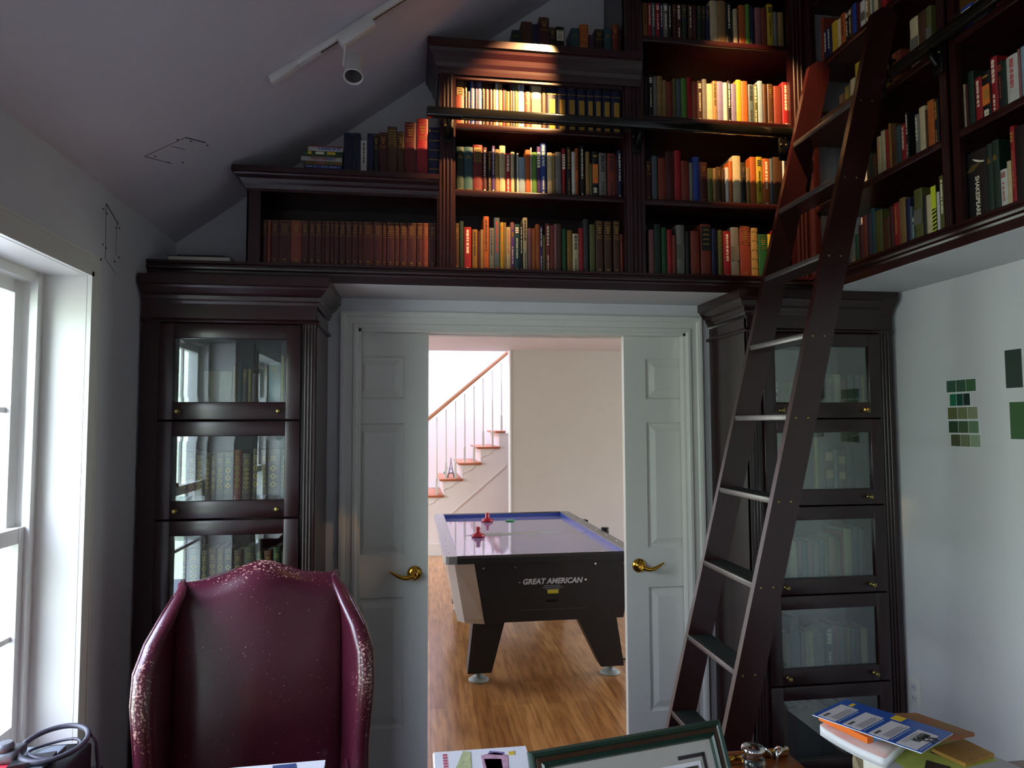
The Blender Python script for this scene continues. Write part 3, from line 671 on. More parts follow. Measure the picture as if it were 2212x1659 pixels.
BOOKS = {
'A': (3.187, [(0.42,0.456,0.112,'D','e'), (0.461,0.509,0.153,'n',''), (0.51,0.538,0.145,'N',''), (0.539,0.583,0.179,'M','g'), (0.585,0.611,0.137,'K','g'), (0.613,0.65,0.142,'K','L'), (0.68,0.718,0.141,'T','e'), (0.72,0.758,0.161,'o','b'), (0.76,0.786,0.116,'u',''), (0.788,0.826,0.145,'K','g'), (0.828,0.865,0.151,'T','e'), (0.866,0.895,0.172,'r','g'), (0.896,0.916,0.143,'K','')]),
'B': (2.853, [(0.169,0.203,0.21,'r','G'), (0.205,0.216,0.189,'K','g'), (0.217,0.228,0.148,'M',''), (0.229,0.248,0.208,'B','y'), (0.25,0.2597,0.188,'u',''), (0.2604,0.278,0.189,'P',''), (0.279,0.291,0.188,'K','g'), (0.292,0.308,0.19,'n',''), (0.309,0.324,0.188,'M',''), (0.326,0.3357,0.167,'o','w'), (0.3364,0.347,0.195,'W',''), (0.348,0.3657,0.2,'t',''), (0.3664,0.3767,0.171,'R',''), (0.3774,0.382,0.164,'n',''), (0.383,0.3967,0.159,'y',''), (0.3974,0.4087,0.197,'n',''), (0.4094,0.4177,0.189,'S',''), (0.4184,0.432,0.204,'O','g'), (0.433,0.459,0.211,'W','B'), (0.461,0.489,0.165,'r','g'), (0.49,0.532,0.216,'w','C'), (0.534,0.555,0.209,'n',''), (0.556,0.6,0.215,'N','Z'), (0.603,0.643,0.215,'N','Z'), (0.646,0.685,0.217,'N','Z'), (0.688,0.728,0.216,'N','Z'), (0.731,0.763,0.217,'N','Z'), (0.766,0.798,0.218,'N','Z'), (0.802,0.839,0.218,'N','Z'), (0.842,0.884,0.218,'N','Z')]),
'C': (2.572, [(0.172,0.2037,0.189,'D','e'), (0.2044,0.241,0.19,'T','e'), (0.242,0.282,0.201,'m','G'), (0.283,0.301,0.192,'M','w'), (0.304,0.3217,0.175,'K','y'), (0.3224,0.335,0.2,'V','w'), (0.336,0.354,0.186,'t',''), (0.355,0.38,0.203,'w',''), (0.381,0.403,0.171,'R','w'), (0.404,0.419,0.178,'w',''), (0.42,0.4287,0.168,'K',''), (0.4294,0.437,0.174,'W',''), (0.438,0.466,0.158,'L','W'), (0.467,0.488,0.191,'o',''), (0.489,0.494,0.201,'W',''), (0.495,0.5167,0.182,'g',''), (0.5174,0.5327,0.207,'V','L'), (0.5334,0.557,0.224,'B','w'), (0.563,0.584,0.184,'w',''), (0.585,0.596,0.181,'t',''), (0.598,0.624,0.188,'c',''), (0.628,0.642,0.204,'R','L'), (0.648,0.667,0.212,'K','y'), (0.671,0.6857,0.193,'W',''), (0.6864,0.7,0.208,'o','k'), (0.707,0.726,0.221,'K','w'), (0.733,0.75,0.197,'t',''), (0.751,0.76,0.145,'O',''), (0.761,0.789,0.199,'K','P'), (0.792,0.825,0.194,'c','k'), (0.83,0.8657,0.194,'r','k'), (0.8664,0.874,0.187,'M',''), (0.875,0.895,0.209,'N','w')]),
'D': (2.24, [(0.167,0.183,0.196,'n','g'), (0.184,0.202,0.205,'D',''), (0.204,0.235,0.181,'R','w'), (0.239,0.261,0.172,'y','k'), (0.262,0.2727,0.166,'M',''), (0.2734,0.286,0.172,'t',''), (0.287,0.31,0.229,'o','k'), (0.312,0.332,0.181,'c','k'), (0.333,0.356,0.225,'S','R'), (0.359,0.3727,0.206,'Y','o'), (0.3734,0.384,0.206,'t',''), (0.385,0.4027,0.187,'w','o'), (0.4034,0.419,0.208,'p','V'), (0.42,0.443,0.201,'T','w'), (0.444,0.457,0.203,'K','w'), (0.458,0.476,0.23,'w','k'), (0.479,0.495,0.186,'p',''), (0.497,0.5127,0.185,'o',''), (0.5134,0.5307,0.204,'o',''), (0.5314,0.5427,0.196,'V','w'), (0.5434,0.555,0.158,'O','y'), (0.557,0.5767,0.208,'r','w'), (0.5774,0.593,0.201,'r',''), (0.594,0.607,0.208,'p',''), (0.608,0.627,0.209,'n',''), (0.63,0.647,0.188,'G',''), (0.652,0.675,0.183,'y',''), (0.676,0.702,0.169,'w','k'), (0.704,0.7237,0.194,'R',''), (0.7244,0.746,0.234,'C',''), (0.752,0.777,0.212,'O',''), (0.78,0.812,0.23,'n','g'), (0.818,0.851,0.229,'n','g'), (0.859,0.888,0.23,'n','g'), (0.89,0.901,0.173,'r','')]),
'L': (2.243, [(-0.601,-0.583,0.177,'M','v'), (-0.582,-0.569,0.178,'r','v'), (-0.568,-0.539,0.178,'M','v'), (-0.538,-0.492,0.179,'M','v'), (-0.491,-0.449,0.18,'r','v'), (-0.448,-0.422,0.18,'M','v'), (-0.42,-0.396,0.181,'M','v'), (-0.395,-0.37,0.181,'M','v'), (-0.369,-0.359,0.182,'M','v'), (-0.358,-0.337,0.182,'M','v'), (-0.336,-0.3223,0.183,'M','v'), (-0.3216,-0.303,0.183,'M','v'), (-0.301,-0.276,0.183,'M','v'), (-0.275,-0.251,0.183,'M','v'), (-0.25,-0.226,0.184,'M','v'), (-0.225,-0.208,0.184,'M','v'), (-0.207,-0.166,0.185,'M','v'), (-0.164,-0.131,0.186,'M','v'), (-0.129,-0.114,0.185,'M','v'), (-0.112,-0.081,0.186,'M','v'), (-0.08,-0.061,0.186,'M','v'), (-0.059,-0.03,0.186,'M','v'), (-0.029,0.007,0.187,'M','v'), (0.009,0.034,0.188,'M','v'), (0.035,0.058,0.188,'r','v'), (0.059,0.092,0.189,'M','v')]),
'T': (2.614, [(-0.288,-0.256,0.181,'N','k'), (-0.254,-0.221,0.182,'N','k'), (-0.22,-0.195,0.152,'W','k'), (-0.194,-0.17,0.183,'N',''), (-0.168,-0.148,0.183,'K','g'), (-0.147,-0.113,0.19,'M','g'), (-0.112,-0.074,0.217,'n','G'), (-0.071,-0.045,0.196,'n','g'), (-0.042,0.003,0.24,'m','g'), (0.008,0.053,0.258,'R','g'), (0.055,0.105,0.224,'N','b')]),
'1': (3.292, [(0.97,0.988,0.159,'K','w'), (0.99,1.011,0.161,'y','k'), (1.013,1.03,0.164,'R','w'), (1.031,1.047,0.164,'S','w'), (1.05,1.068,0.166,'R','w'), (1.069,1.084,0.165,'N','w'), (1.085,1.106,0.167,'c','w'), (1.107,1.122,0.168,'K','w'), (1.128,1.144,0.167,'M','g'), (1.146,1.168,0.17,'M','w'), (1.17,1.194,0.17,'D','g'), (1.201,1.22,0.172,'n','w'), (1.221,1.238,0.171,'M',''), (1.243,1.262,0.171,'D','g'), (1.264,1.281,0.172,'K','g'), (1.283,1.301,0.17,'N','g'), (1.303,1.3387,0.199,'w',''), (1.3394,1.377,0.202,'t',''), (1.379,1.405,0.197,'K','w'), (1.414,1.433,0.17,'w',''), (1.44,1.4707,0.19,'o',''), (1.4714,1.492,0.196,'g',''), (1.494,1.51,0.188,'N',''), (1.517,1.545,0.185,'p',''), (1.547,1.573,0.186,'r',''), (1.575,1.603,0.205,'Y','k'), (1.605,1.624,0.171,'c',''), (1.628,1.654,0.172,'t','')]),
'2': (2.935, [(0.972,0.991,0.185,'n',''), (0.993,1.01,0.184,'K',''), (1.012,1.031,0.194,'K','w'), (1.033,1.05,0.188,'c',''), (1.051,1.075,0.191,'t',''), (1.076,1.094,0.174,'t',''), (1.095,1.121,0.168,'r',''), (1.122,1.138,0.184,'O',''), (1.139,1.161,0.183,'S',''), (1.162,1.1867,0.189,'g',''), (1.1874,1.209,0.195,'R',''), (1.21,1.235,0.178,'M',''), (1.236,1.258,0.182,'n','w'), (1.259,1.2797,0.191,'c',''), (1.2804,1.307,0.172,'w',''), (1.308,1.328,0.186,'t','k'), (1.329,1.356,0.186,'P',''), (1.357,1.3757,0.182,'W',''), (1.3764,1.393,0.191,'K','w'), (1.395,1.417,0.179,'P',''), (1.419,1.4427,0.199,'Y',''), (1.4434,1.472,0.195,'o',''), (1.476,1.501,0.182,'S','k'), (1.502,1.518,0.182,'O','w'), (1.522,1.544,0.201,'L',''), (1.546,1.562,0.188,'n',''), (1.568,1.594,0.19,'n','g'), (1.598,1.634,0.183,'r',''), (1.638,1.668,0.203,'R','w')]),
'3': (2.567, [(0.983,0.991,0.148,'n',''), (0.993,1.017,0.175,'M','g'), (1.021,1.045,0.199,'S',''), (1.049,1.083,0.191,'r',''), (1.084,1.122,0.221,'M',''), (1.124,1.153,0.228,'R',''), (1.155,1.19,0.184,'r',''), (1.192,1.208,0.177,'c',''), (1.21,1.237,0.205,'B',''), (1.239,1.274,0.183,'M','g'), (1.276,1.299,0.157,'O',''), (1.301,1.315,0.158,'t',''), (1.317,1.34,0.165,'n','g'), (1.342,1.355,0.156,'n',''), (1.359,1.374,0.164,'W',''), (1.375,1.392,0.193,'o',''), (1.394,1.43,0.219,'w',''), (1.432,1.455,0.191,'K','g'), (1.457,1.474,0.168,'t',''), (1.476,1.503,0.218,'o',''), (1.505,1.533,0.22,'Y','k'), (1.535,1.568,0.214,'o','w'), (1.569,1.584,0.215,'S',''), (1.586,1.626,0.223,'n',''), (1.632,1.653,0.215,'W','k'), (1.654,1.684,0.205,'w','')]),
'4': (2.238, [(1.001,1.024,0.201,'p',''), (1.026,1.056,0.226,'D',''), (1.06,1.082,0.212,'G',''), (1.085,1.107,0.204,'R',''), (1.108,1.124,0.18,'r',''), (1.128,1.163,0.226,'c','C'), (1.169,1.187,0.199,'K',''), (1.192,1.232,0.202,'r',''), (1.238,1.284,0.234,'r','K'), (1.289,1.31,0.216,'N',''), (1.319,1.338,0.211,'O','g'), (1.343,1.375,0.207,'R','w'), (1.377,1.414,0.225,'c','C'), (1.42,1.468,0.232,'r','v'), (1.473,1.503,0.226,'t','b'), (1.506,1.549,0.199,'G','g'), (1.551,1.567,0.2,'Y',''), (1.568,1.595,0.216,'R','')]),
'R4': (2.235, [(0.556,0.583,0.096,'c',''), (0.584,0.6067,0.126,'G',''), (0.6074,0.6317,0.156,'M',''), (0.6324,0.659,0.187,'r',''), (0.66,0.6837,0.189,'u',''), (0.6844,0.708,0.2,'T',''), (0.71,0.75,0.182,'O',''), (0.752,0.789,0.141,'n',''), (0.791,0.81,0.175,'M',''), (0.813,0.843,0.179,'R','y'), (0.844,0.875,0.187,'t',''), (0.876,0.899,0.176,'N',''), (0.9,0.909,0.141,'S',''), (0.91,0.9187,0.103,'T','w'), (0.9194,0.96,0.193,'O','C'), (0.961,0.976,0.159,'K',''), (0.977,1.002,0.155,'w',''), (1.003,1.026,0.18,'K','z'), (1.027,1.0387,0.151,'W',''), (1.0394,1.064,0.201,'O','w')]),
'R3': (2.545, [(0.671,0.707,0.111,'D',''), (0.709,0.73,0.099,'n',''), (0.735,0.758,0.155,'w','o'), (0.759,0.782,0.168,'w',''), (0.784,0.801,0.163,'R',''), (0.803,0.816,0.179,'y',''), (0.817,0.841,0.163,'n',''), (0.842,0.865,0.15,'T',''), (0.866,0.893,0.144,'R','w'), (0.894,0.906,0.181,'K','w'), (0.939,0.958,0.15,'c','w'), (0.96,0.989,0.166,'w',''), (0.99,0.9987,0.146,'n',''), (0.9994,1.029,0.17,'o',''), (1.031,1.05,0.161,'K','y')]),
'R2': (2.858, [(0.51,0.548,0.115,'K',''), (0.551,0.585,0.132,'O',''), (0.586,0.617,0.145,'w',''), (0.62,0.65,0.194,'Y',''), (0.835,0.882,0.117,'r',''), (0.932,0.971,0.19,'w','C'), (0.973,1.009,0.19,'n',''), (1.011,1.035,0.188,'O','C')]),
'R1': (3.162, [(0.399,0.417,0.216,'r',''), (0.418,0.443,0.145,'N','w'), (0.445,0.468,0.146,'N','w'), (0.476,0.513,0.146,'Y',''), (0.514,0.537,0.138,'w',''), (0.538,0.569,0.145,'o','k'), (0.571,0.591,0.139,'K','w'), (0.592,0.612,0.14,'n','w'), (0.613,0.64,0.142,'B',''), (0.641,0.663,0.131,'M',''), (0.665,0.694,0.121,'W','C'), (0.696,0.72,0.109,'t','w'), (0.722,0.745,0.1,'c','w'), (0.746,0.768,0.094,'w',''), (0.774,0.7897,0.085,'n',''), (0.7904,0.819,0.076,'R','')]),
'Q3': (2.545, [(1.139,1.167,0.153,'w','r'), (1.168,1.1767,0.15,'M',''), (1.1774,1.201,0.181,'D',''), (1.205,1.231,0.147,'R','w'), (1.232,1.264,0.151,'K','P'), (1.266,1.2897,0.182,'R','w'), (1.2904,1.311,0.156,'K','r'), (1.312,1.3217,0.148,'D',''), (1.3224,1.363,0.152,'W','R'), (1.364,1.372,0.157,'p',''), (1.373,1.391,0.157,'L','')]),
'Q4': (2.235, [(1.14,1.23,0.227,'K','s'), (1.231,1.2507,0.229,'D','e'), (1.2514,1.276,0.232,'D','e'), (1.278,1.302,0.131,'W','r'), (1.303,1.3177,0.149,'w',''), (1.3184,1.333,0.249,'R','y'), (1.334,1.377,0.238,'K','c')]),
'Q2': (2.858, [(1.127,1.159,0.144,'y',''), (1.161,1.208,0.09,'B','L'), (1.211,1.239,0.081,'c',''), (1.24,1.264,0.072,'S',''), (1.296,1.323,0.158,'R','')]),
'X1': (1.675, [(-0.901,-0.881,0.123,'c',''), (-0.879,-0.851,0.132,'M',''), (-0.849,-0.797,0.128,'M',''), (-0.794,-0.744,0.132,'t',''), (-0.742,-0.695,0.132,'w',''), (-0.693,-0.674,0.15,'y',''), (-0.673,-0.657,0.168,'T',''), (-0.656,-0.635,0.141,'M','g'), (-0.633,-0.623,0.141,'Y',''), (-0.621,-0.596,0.123,'M',''), (-0.594,-0.579,0.132,'D',''), (-0.575,-0.56,0.159,'M','g'), (-0.558,-0.515,0.168,'L','g'), (-0.511,-0.501,0.195,'Y','')]),
'X2': (1.302, [(-0.876,-0.849,0.196,'K','V1'), (-0.846,-0.821,0.191,'R','V1'), (-0.818,-0.789,0.179,'D','V1'), (-0.786,-0.766,0.188,'K','V1'), (-0.763,-0.746,0.179,'n','V1'), (-0.744,-0.719,0.188,'c','V1'), (-0.716,-0.686,0.189,'G','V1'), (-0.681,-0.654,0.198,'R','V1'), (-0.65,-0.618,0.184,'M','V1'), (-0.613,-0.588,0.202,'K','V1'), (-0.581,-0.56,0.196,'n','V1'), (-0.555,-0.516,0.198,'M','V1'), (-0.506,-0.483,0.199,'D','V1')]),
'X3': (0.934, [(-0.872,-0.841,0.192,'M','V1'), (-0.836,-0.798,0.195,'c','V1'), (-0.792,-0.768,0.189,'D','V1'), (-0.765,-0.737,0.196,'r','V1'), (-0.734,-0.712,0.196,'t','V1'), (-0.709,-0.679,0.193,'K','V1'), (-0.674,-0.644,0.186,'M','V1'), (-0.639,-0.598,0.198,'D','V1'), (-0.593,-0.568,0.176,'G','V1'), (-0.564,-0.536,0.181,'r','V1'), (-0.531,-0.505,0.194,'G','V1'), (-0.5,-0.478,0.173,'K','V1')]),
'Z1': (1.687, [(1.523,1.559,0.102,'K','w'), (1.561,1.584,0.092,'n',''), (1.586,1.595,0.088,'O',''), (1.597,1.629,0.102,'O',''), (1.631,1.676,0.102,'y',''), (1.679,1.73,0.113,'D',''), (1.735,1.778,0.103,'M',''), (1.78,1.813,0.129,'c','g'), (1.815,1.846,0.136,'w',''), (1.848,1.876,0.117,'r',''), (1.879,1.912,0.134,'D',''), (1.914,1.947,0.13,'D',''), (1.949,1.958,0.128,'Y','')]),
'Z2': (1.321, [(1.52,1.537,0.26,'y',''), (1.541,1.59,0.235,'D',''), (1.594,1.643,0.224,'n',''), (1.647,1.707,0.223,'K',''), (1.714,1.729,0.227,'Y',''), (1.733,1.759,0.202,'D',''), (1.761,1.798,0.196,'K','T2'), (1.802,1.819,0.175,'c',''), (1.822,1.856,0.175,'n','T2'), (1.861,1.898,0.196,'D',''), (1.9,1.948,0.195,'D','')]),
'Z3': (0.954, [(1.535,1.568,0.154,'t',''), (1.573,1.587,0.143,'y',''), (1.589,1.619,0.155,'w',''), (1.623,1.642,0.158,'p',''), (1.644,1.668,0.155,'S',''), (1.67,1.695,0.158,'p',''), (1.697,1.721,0.151,'c',''), (1.723,1.744,0.161,'T',''), (1.747,1.766,0.154,'O',''), (1.768,1.804,0.173,'t',''), (1.807,1.82,0.15,'O',''), (1.822,1.832,0.191,'R',''), (1.835,1.874,0.203,'w',''), (1.876,1.91,0.209,'T',''), (1.913,1.917,0.209,'c',''), (1.919,1.941,0.2,'D','')]),
'Z4': (0.587, [(1.5,1.537,0.14,'p',''), (1.539,1.577,0.144,'y',''), (1.581,1.621,0.204,'S',''), (1.623,1.646,0.145,'c',''), (1.648,1.663,0.144,'w',''), (1.665,1.684,0.147,'w',''), (1.686,1.733,0.14,'c',''), (1.735,1.775,0.159,'S','w'), (1.777,1.803,0.167,'p',''), (1.805,1.833,0.156,'c',''), (1.835,1.856,0.153,'t',''), (1.858,1.876,0.15,'S',''), (1.878,1.901,0.151,'M',''), (1.904,1.932,0.146,'w','')]),
'Z5': (0.22, [(1.501,1.529,0.205,'K',''), (1.534,1.554,0.208,'y',''), (1.558,1.598,0.203,'M',''), (1.602,1.65,0.192,'D',''), (1.654,1.702,0.19,'C',''), (1.706,1.755,0.188,'K',''), (1.761,1.818,0.195,'n',''), (1.824,1.882,0.193,'M','')]),
}
# ---------------------------------------------------------------- books
PAL={'K':('black','1d1c1f'),'C':('charcoal','3a393b'),'N':('navy','1b2550'),'B':('blue','2b4aa8'),'L':('pale blue','9fb8cc'),'P':('lavender','8a80ae'),
'T':('teal','2d5a63'),'G':('green','1f5a34'),'g':('bright green','6aa03c'),'O':('olive','6a6a34'),'D':('dark green','1f3a2e'),'R':('red','b3202a'),
'M':('maroon','501a1e'),'m':('dark red','7a1f20'),'r':('brick red','8f3a28'),'o':('orange','d06a2a'),'Y':('yellow','d9b62f'),'y':('ochre','a5752c'),'W':('white','dcd8d0'),
'w':('cream','d6c49a'),'t':('tan','a9854f'),'n':('brown','573520'),'c':('grey','87857e'),'S':('slate grey','5f717a'),'p':('dusty pink','a86a6c'),
'V':('violet','55307a'),'u':('plum','4a3248')}
def bmat(c):
    n,h=PAL[c]; h=''.join('%02x'%int(int(h[i:i+2],16)*(.80 if c not in 'Ww' else .86)) for i in (0,2,4)); return pm('book_cover_'+n.replace(' ','_'),h,.42,coat=.15,coatr=.25,noise=.22,scale=35,bump=.05)
INK={'w':cream_ink,'k':black_ink,'g':gold,'o':None,'y':None,'B':None,'R':None,'r':None,'V':None}
def ink(c):
    if INK.get(c) is not None: return INK[c]
    n,h=PAL[c]; return pm('ink_'+n,h,.5,noise=.05)
br=random.Random(11)
def spine_marks(m,w,h,st,d):
    """small printed marks on the spine in (u,d,z) space; returns material"""
    def bx(u0,u1,z0,z1,mi=0,k=0): m.box(u0*w,u1*w,d-.0006-k,d+.0008,z0*h,z1*h,mi)
    def words(u0,u1,z0,z1,mi=0,k=0):
        z=z1
        while z>z0+.004/h:
            ln=br.uniform(.006,.016)/h; zz=max(z-ln,z0)
            p=z
            while p>zz+.001/h:
                q=p-br.uniform(.0022,.0036)/h; a=br.uniform(0,.12); bx(u0+a*(u1-u0),u1-br.uniform(0,.15)*(u1-u0),max(q,z0),p,mi,k); p=q-.0011/h
            z=zz-.0035/h
    if st in ('w','k','o','y','B','R','r'):
        r=br.random(); 
        if r<.5: words(.32,.68,.35,.93)
        elif r<.8: words(.25,.75,.55,.95); words(.35,.65,.08,.35)
        else:
            for k in range(3): bx(.2,.8,.90-.045*k,.93-.045*k)
            words(.35,.65,.25,.70)
        bx(.35,.65,.03,.06); return [ink(st)]
    if st=='g':
        for z in (.955,.90,.70,.66): bx(.12,.88,z,z+.008)
        for k in range(3): bx(.24+.05*k,.76-.05*k,.85-.045*k,.872-.045*k)
        bx(.35,.65,.06,.085); return [gold]
    if st=='G':
        bx(.12,.88,.62,.94)
        for k in range(6): bx(.2+.02*(k%3),.8-.03*(k%2),.88-.05*k,.90-.05*k,1,.0005)
        bx(.2,.8,.05,.06); return [goldd,black_ink]
    if st=='b':
        for z in (.92,.74,.56,.38,.20,.05): bx(.06,.94,z,z+.014)
        return [gold]
    if st=='v':
        for z in (.975,.915,.70,.655): bx(.06,.94,z,z+.007)
        for k in range(4): bx(.22+.04*(k%2),.78-.05*(k%2),.875-.045*k,.893-.045*k)
        bx(.38,.62,.085,.12); bx(.30,.70,.045,.055); return [goldd]
    if st=='e':
        for a in range(5): bx(.2+.12*a,.30+.12*a,.755,.775+.022*(2-abs(a-2))); 
        bx(.18,.82,.735,.748); bx(.2,.8,.05,.06); return [goldd]
    if st=='L':
        bx(.1,.9,.56,.88); 
        for k in range(5): bx(.22,.78-.05*(k%2),.83-.055*k,.85-.055*k,1,.0005)
        return [cream_ink,black_ink]
    if st=='K':
        bx(.06,.94,.50,.95); 
        for k in range(4): bx(.2,.8,.88-.09*k,.905-.09*k,1,.0005)
        return [black_ink,goldd]
    if st=='C':
        bx(.02,.98,.34,.62) ; return [pm('ink_band_grey','5b584d',.6,noise=.1)]
    if st=='Z':
        bx(.24,.82,.03,.64); bx(.04,.96,.735,.748); bx(.3,.7,.86,.872); return [gold]
    if st=='V':
        bx(.22,.92,.10,.86); bx(.35,.8,.70,.80,1,.0005); words(.42,.72,.14,.5,2,.0005); return [ink('V'),gold,cream_ink]
    if st=='P':
        bx(.08,.92,.30,.72); bx(.3,.8,.42,.62,1,.0005); bx(.2,.8,.88,.92,1); words(.2,.8,.06,.2,2); return [ink('o'),ink('y'),cream_ink]
    if st=='z':
        bx(.02,.98,.55,.985)
        for k in range(7):
            m.prism([(.04*w,(.02+.075*k)*h),(.96*w,(.055+.075*k)*h),(.96*w,(.085+.075*k)*h),(.04*w,(.05+.075*k)*h)],lambda p,q,t:(p,t,q),d-.0006,d+.0005)
        return [pm('acid_yellow_ink','b9c22a',.5)]
    if st=='T2':
        bx(.08,.92,.66,.84); bx(.08,.92,.28,.46); return [ink('t')]
    if st=='V1':
        for z in (.97,.93,.78,.74,.22,.18,.06,.03): bx(.06,.94,z,z+.006)
        n=br.choice((3,4,5))
        for k in range(n):
            z=.26+.46*k/n; s=.40/n
            m.prism([(.5*w,z*h),(.85*w,(z+s/2)*h),(.5*w,(z+s)*h),(.15*w,(z+s/2)*h)],lambda p,q,t:(p,t,q),d-.0006,d+.0005)
            m.prism([(.5*w,(z+s*.25)*h),(.66*w,(z+s/2)*h),(.5*w,(z+s*.75)*h),(.34*w,(z+s/2)*h)],lambda p,q,t:(p,t,q),d-.0011,d+.0005,mi=1)
        for k in range(3): bx(.25,.75,.86-.03*k,.873-.03*k)
        return [gold,black_ink]
    return None
def book(mp,u0,u1,z0,h,c,st,dfront,maxd,label,cat,group,kind,extra=None):
    w=u1-u0; base=mp((u0+u1)/2,dfront,z0)
    D=min(maxd,max(.10,h*.68)) ; hard=kind!='paperback_book'
    R=empty(kind,base,label,cat,group)
    L=lambda u,d,z: mp(u0+u,dfront+d,z0+z)
    t=min(.0028 if hard else .0006,w*.2); bl=min(.0035,w*.18)
    prof=[(0,D),(0,bl),(w*.12,bl*.45),(w*.3,bl*.12),(w*.5,0),(w*.7,bl*.12),(w*.88,bl*.45),(w,bl),(w,D),(w-t,D),(w-t,bl+t),(t,bl+t),(t,D)]
    m=M(); m.prism(prof,lambda p,q,s:(p,q,s),0,h); m.xf(L); obj('cover',m,bmat(c),R)
    g=.003 if hard else .0003
    m=M().box(t,w-t,bl+t,D-(.004 if hard else .0005),g,h-g); m.xf(L); obj('page_block',m,paper_m,R)
    if st:
        m=M(); mm=spine_marks(m,w,h,st,bl*.12)
        if mm: m.xf(L); obj('spine_lettering',m,mm,R)
    if extra: extra(R,L,w,h)
    return R
def ordn(n): return '%d%s'%(n,'th' if 10<=n%100<=20 else {1:'st',2:'nd',3:'rd'}.get(n%10,'th'))
ROWI={ # map, front depth, max depth, phrase, group, z override
'A':(BK,.05,.22,'on the middle bookcase crown','books on top of the middle bookcase',None),
'B':(BK,.025,.25,'middle bookcase upper shelf','books on the upper shelf of the middle bookcase',None),
'C':(BK,.025,.25,'middle bookcase second shelf','books on the second shelf of the middle bookcase',None),
'D':(BK,.025,.25,'middle bookcase lowest shelf','books on the lowest shelf of the middle bookcase',None),
'L':(BK,.025,.25,'in the low bookcase','maroon reference set in the low bookcase',None),
'T':(BK,.025,.25,'on the low bookcase top','books on top of the low bookcase',2.6135),
'1':(BK,.025,.25,'corner bookcase highest shelf','books on the highest visible shelf of the corner bookcase',None),
'2':(BK,.025,.25,'corner bookcase third shelf','books on the third shelf of the corner bookcase',None),
'3':(BK,.025,.25,'corner bookcase second shelf','books on the second shelf of the corner bookcase',None),
'4':(BK,.025,.25,'corner bookcase lowest shelf','books on the lowest shelf of the corner bookcase',None),
'R4':(RT,.025,.25,'side wall lowest shelf','books on the lowest shelf of the side wall bookcase',None),
'R3':(RT,.025,.25,'side wall second shelf','books on the second shelf of the side wall bookcase',None),
'R2':(RT,.025,.25,'side wall railed shelf','books behind the rail on the side wall',None),
'R1':(RT,.025,.25,'side wall highest shelf','books on the highest visible shelf of the side wall',None),
'Q3':(RT,.025,.25,'shelf above the Shakespeare volume','books on the shelf above the Shakespeare volume',None),
'Q4':(RT,.025,.25,'shelf of the Shakespeare volume','books on the Shakespeare shelf',None),
'Q2':(RT,.025,.25,'nearest railed side shelf','books behind the rail, nearer half of the side wall',None),
'X1':(BK,-.025,.22,'top door of left cabinet','books behind the top door of the left cabinet',1.6772),
'X2':(BK,-.025,.22,'second door of left cabinet','tooled leather volumes behind the second door of the left cabinet',1.3097),
'X3':(BK,-.025,.22,'left cabinet, above the armchair','tooled leather volumes behind the third door of the left cabinet',.9422),
'Z1':(BK,-.025,.22,'top door of right cabinet','books behind the top door of the right cabinet',1.6772),
'Z2':(BK,-.025,.22,'second door of right cabinet','books behind the second door of the right cabinet',1.3097),
'Z3':(BK,-.025,.22,'third door of right cabinet','books behind the third door of the right cabinet',.9422),
'Z4':(BK,-.025,.22,'fourth door of right cabinet','books behind the fourth door of the right cabinet',.5747),
'Z5':(BK,-.025,.22,'bottom door of right cabinet','books behind the bottom door of the right cabinet',.2072)}
STN={'w':'cream-lettered','k':'black-lettered','g':'gilt-banded','G':'gilt-labelled','b':'ribbed','v':'gilt-banded','e':'gilt-crested','L':'cream-labelled','K':'black-labelled','C':'grey-banded','Z':'gold-panelled','V':'violet-panelled','P':'orange-pictured','z':'zigzag-striped','V1':'gold-tooled','T2':'tan-labelled','o':'orange-lettered','y':'yellow-lettered','B':'blue-lettered','R':'red-lettered','r':'brick-lettered'}
def shake(R,L,w,h):
    """black Shakespeare volume"""
    t=text_mesh('SHAKESPEARE',.058,.0003,.0008,0); xs=[v[0] for v in t.v]; ln=max(xs)-min(xs); sc=h*.56/ln
    m=M().add(t,lambda x,y,z:L(w*.60+y*sc*1.05,.0002-z,h*.36-x*sc)); obj('spine_lettering',m,cream_ink,R)
    m=M()
    for k in range(4): m.box(w*(.18+.06*k),w*(.52+.08*k),-.0002,.002,h*(.735+.022*k),h*(.747+.022*k))
    m.box(w*.15,w*.95,-.0002,.002,h*.045,h*.05); m.xf(L); obj('small_print',m,goldd,R)
    m=M(); pts=[L(w*(.45+.5*i/8),-.0006,h*(.90-.09*math.sin(i/8*1.4))) for i in range(9)]; m.tube(pts,[.0008,.002,.003,.0035,.0035,.003,.003,.003,.001],6); obj('emblem',m,cream_ink,R)
